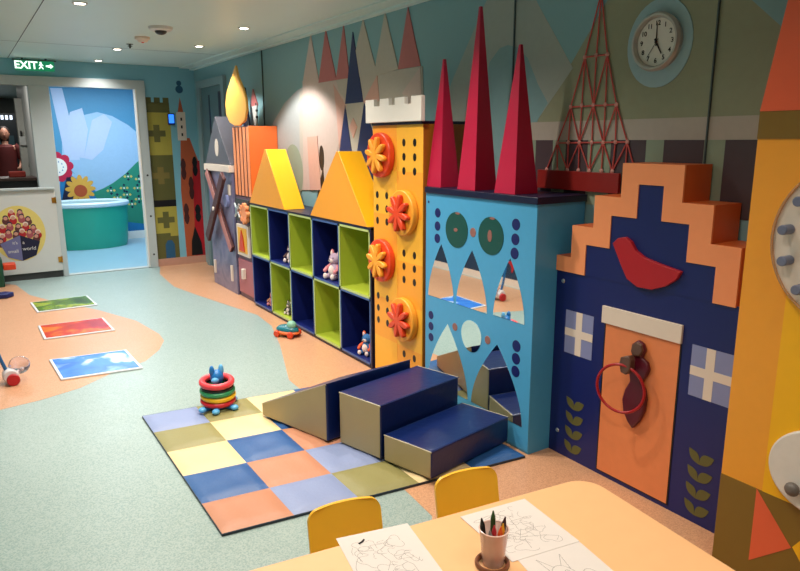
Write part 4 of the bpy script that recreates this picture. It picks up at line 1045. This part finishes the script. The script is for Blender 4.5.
# ------------------------------------------------------------------ the person in the lobby
def person():
    t = thing('person', 'person in a dark red dress standing in the lobby, seen through the hatch', 'person', (.70,13.5,0))
    J = {'pel':(0,0,.92),'spine':(0,0,1.12),'chest':(0,0,1.30),'neck':(0,0,1.45),'headb':(0,-.01,1.52),
         'shL':(-.17,0,1.40),'elL':(-.22,0,1.13),'wrL':(-.19,-.12,.96),'haL':(-.18,-.16,.93),
         'shR':(.17,0,1.40),'elR':(.22,0,1.13),'wrR':(.16,-.16,1.03),'haR':(.14,-.21,1.04),
         'hiL':(-.09,0,.88),'knL':(-.10,-.01,.48),'anL':(-.10,.01,.08),'toL':(-.11,-.12,.03),
         'hiR':(.09,0,.88),'knR':(.10,-.01,.48),'anR':(.10,.01,.08),'toR':(.11,-.12,.03)}
    Rr = {'pel':.14,'spine':.115,'chest':.13,'neck':.05,'headb':.05,'shL':.06,'elL':.043,'wrL':.03,'haL':.028,'hiL':.09,'knL':.06,'anL':.038,'toL':.032}
    for k in list(Rr):
        if k.endswith('L'): Rr[k[:-1]+'R'] = Rr[k]
    names = list(J); idx = {n:i for i,n in enumerate(names)}
    E = [('pel','spine'),('spine','chest'),('chest','neck'),('neck','headb'),('chest','shL'),('shL','elL'),('elL','wrL'),('wrL','haL'),('chest','shR'),('shR','elR'),('elR','wrR'),('wrR','haR'),
         ('pel','hiL'),('hiL','knL'),('knL','anL'),('anL','toL'),('pel','hiR'),('hiR','knR'),('knR','anR'),('anR','toR')]
    me = bpy.data.meshes.new('body'); me.from_pydata([J[n] for n in names],[(idx[a],idx[b]) for a,b in E],[])
    o = bpy.data.objects.new('body_tmp', me); COL.objects.link(o)
    sk = o.modifiers.new('skin','SKIN')
    for n in names:
        sv = me.skin_vertices[0].data[idx[n]]; sv.radius=(Rr[n],Rr[n]*.85); sv.use_root = (n=='pel')
    o.modifiers.new('sub','SUBSURF').levels = 2
    dg = bpy.context.evaluated_depsgraph_get(); m2 = bpy.data.meshes.new_from_object(o.evaluated_get(dg)); bpy.data.objects.remove(o)
    m2.name='body'; M_skin = mat('skin','#b5806a',.5); m2.materials.clear(); m2.materials.append(M_skin)
    m2.polygons.foreach_set('use_smooth',[True]*len(m2.polygons))
    ob = bpy.data.objects.new('body', m2); COL.objects.link(ob); ob.parent = t; WLOC[ob.name]=Vector(t.location)
    ox,oy = .70,13.5
    b = MB(); b.ball((ox,oy-.015,1.62),(.075,.09,.11),0,20,14); b.ball((ox,oy-.105,1.60),(.012,.016,.018),0,8,6)
    b.ball((ox-.028,oy-.092,1.635),.009,1,8,6); b.ball((ox+.028,oy-.092,1.635),.009,1,8,6); b.ball((ox,oy-.092,1.565),(.02,.008,.006),2,8,6)
    for q in (-1,1): b.ball((ox+q*.076,oy-.01,1.615),(.01,.018,.028),0,8,6)
    b.build('head',[M_skin,M_black,M_plum],t)
    b = MB(); b.ball((ox,oy+.015,1.655),(.088,.095,.095),0,20,14); b.ball((ox,oy+.06,1.55),(.075,.05,.12),0,16,10); b.build('hair', mat('hair_brown','#22130e',.6), t)
    b = MB(); b.lathe([(.085,1.44),(.150,1.40),(.165,1.30),(.15,1.15),(.175,.95),(.20,.75),(.235,.55),(.23,.55),(.19,.75),(.15,.95)],(ox,oy,0),32,sy=.75); b.build('dress', mat('dress_red','#5c1716',.7,0,.2,15), t)
    for q in (-1,1):
        b = MB(); b.tube([(ox+q*.13,oy,1.41),(ox+q*.19,oy,1.36),(ox+q*.225,oy,1.20)],.07,0,14,rs=[.065,.068,.062]); b.build('sleeve', MATS['dress_red'], t)
person()

# ------------------------------------------------------------------ world, camera, colour management
wd = bpy.data.worlds.new('World'); SC.world = wd; wd.use_nodes = True
wd.node_tree.nodes['Background'].inputs[0].default_value = (.55,.62,.7,1); wd.node_tree.nodes['Background'].inputs[1].default_value = .3
cam = bpy.data.cameras.new('Camera'); co = bpy.data.objects.new('Camera', cam); COL.objects.link(co)
cam.sensor_width = 36; cam.lens = 668.0/800*36; cam.clip_start = .02
co.matrix_world = Matrix(((0.838576,0.118084,-0.531833,0.000000),(-0.544779,0.177299,-0.819622,0.000000),(-0.002491,0.977047,0.213008,1.500000),(0.000000,0.000000,0.000000,1.000000)))
SC.camera = co
SC.view_settings.view_transform = 'Standard'; SC.view_settings.look = 'None'; SC.view_settings.gamma = 1; SC.view_settings.exposure = 0.45
SC.view_settings.use_curve_mapping = False
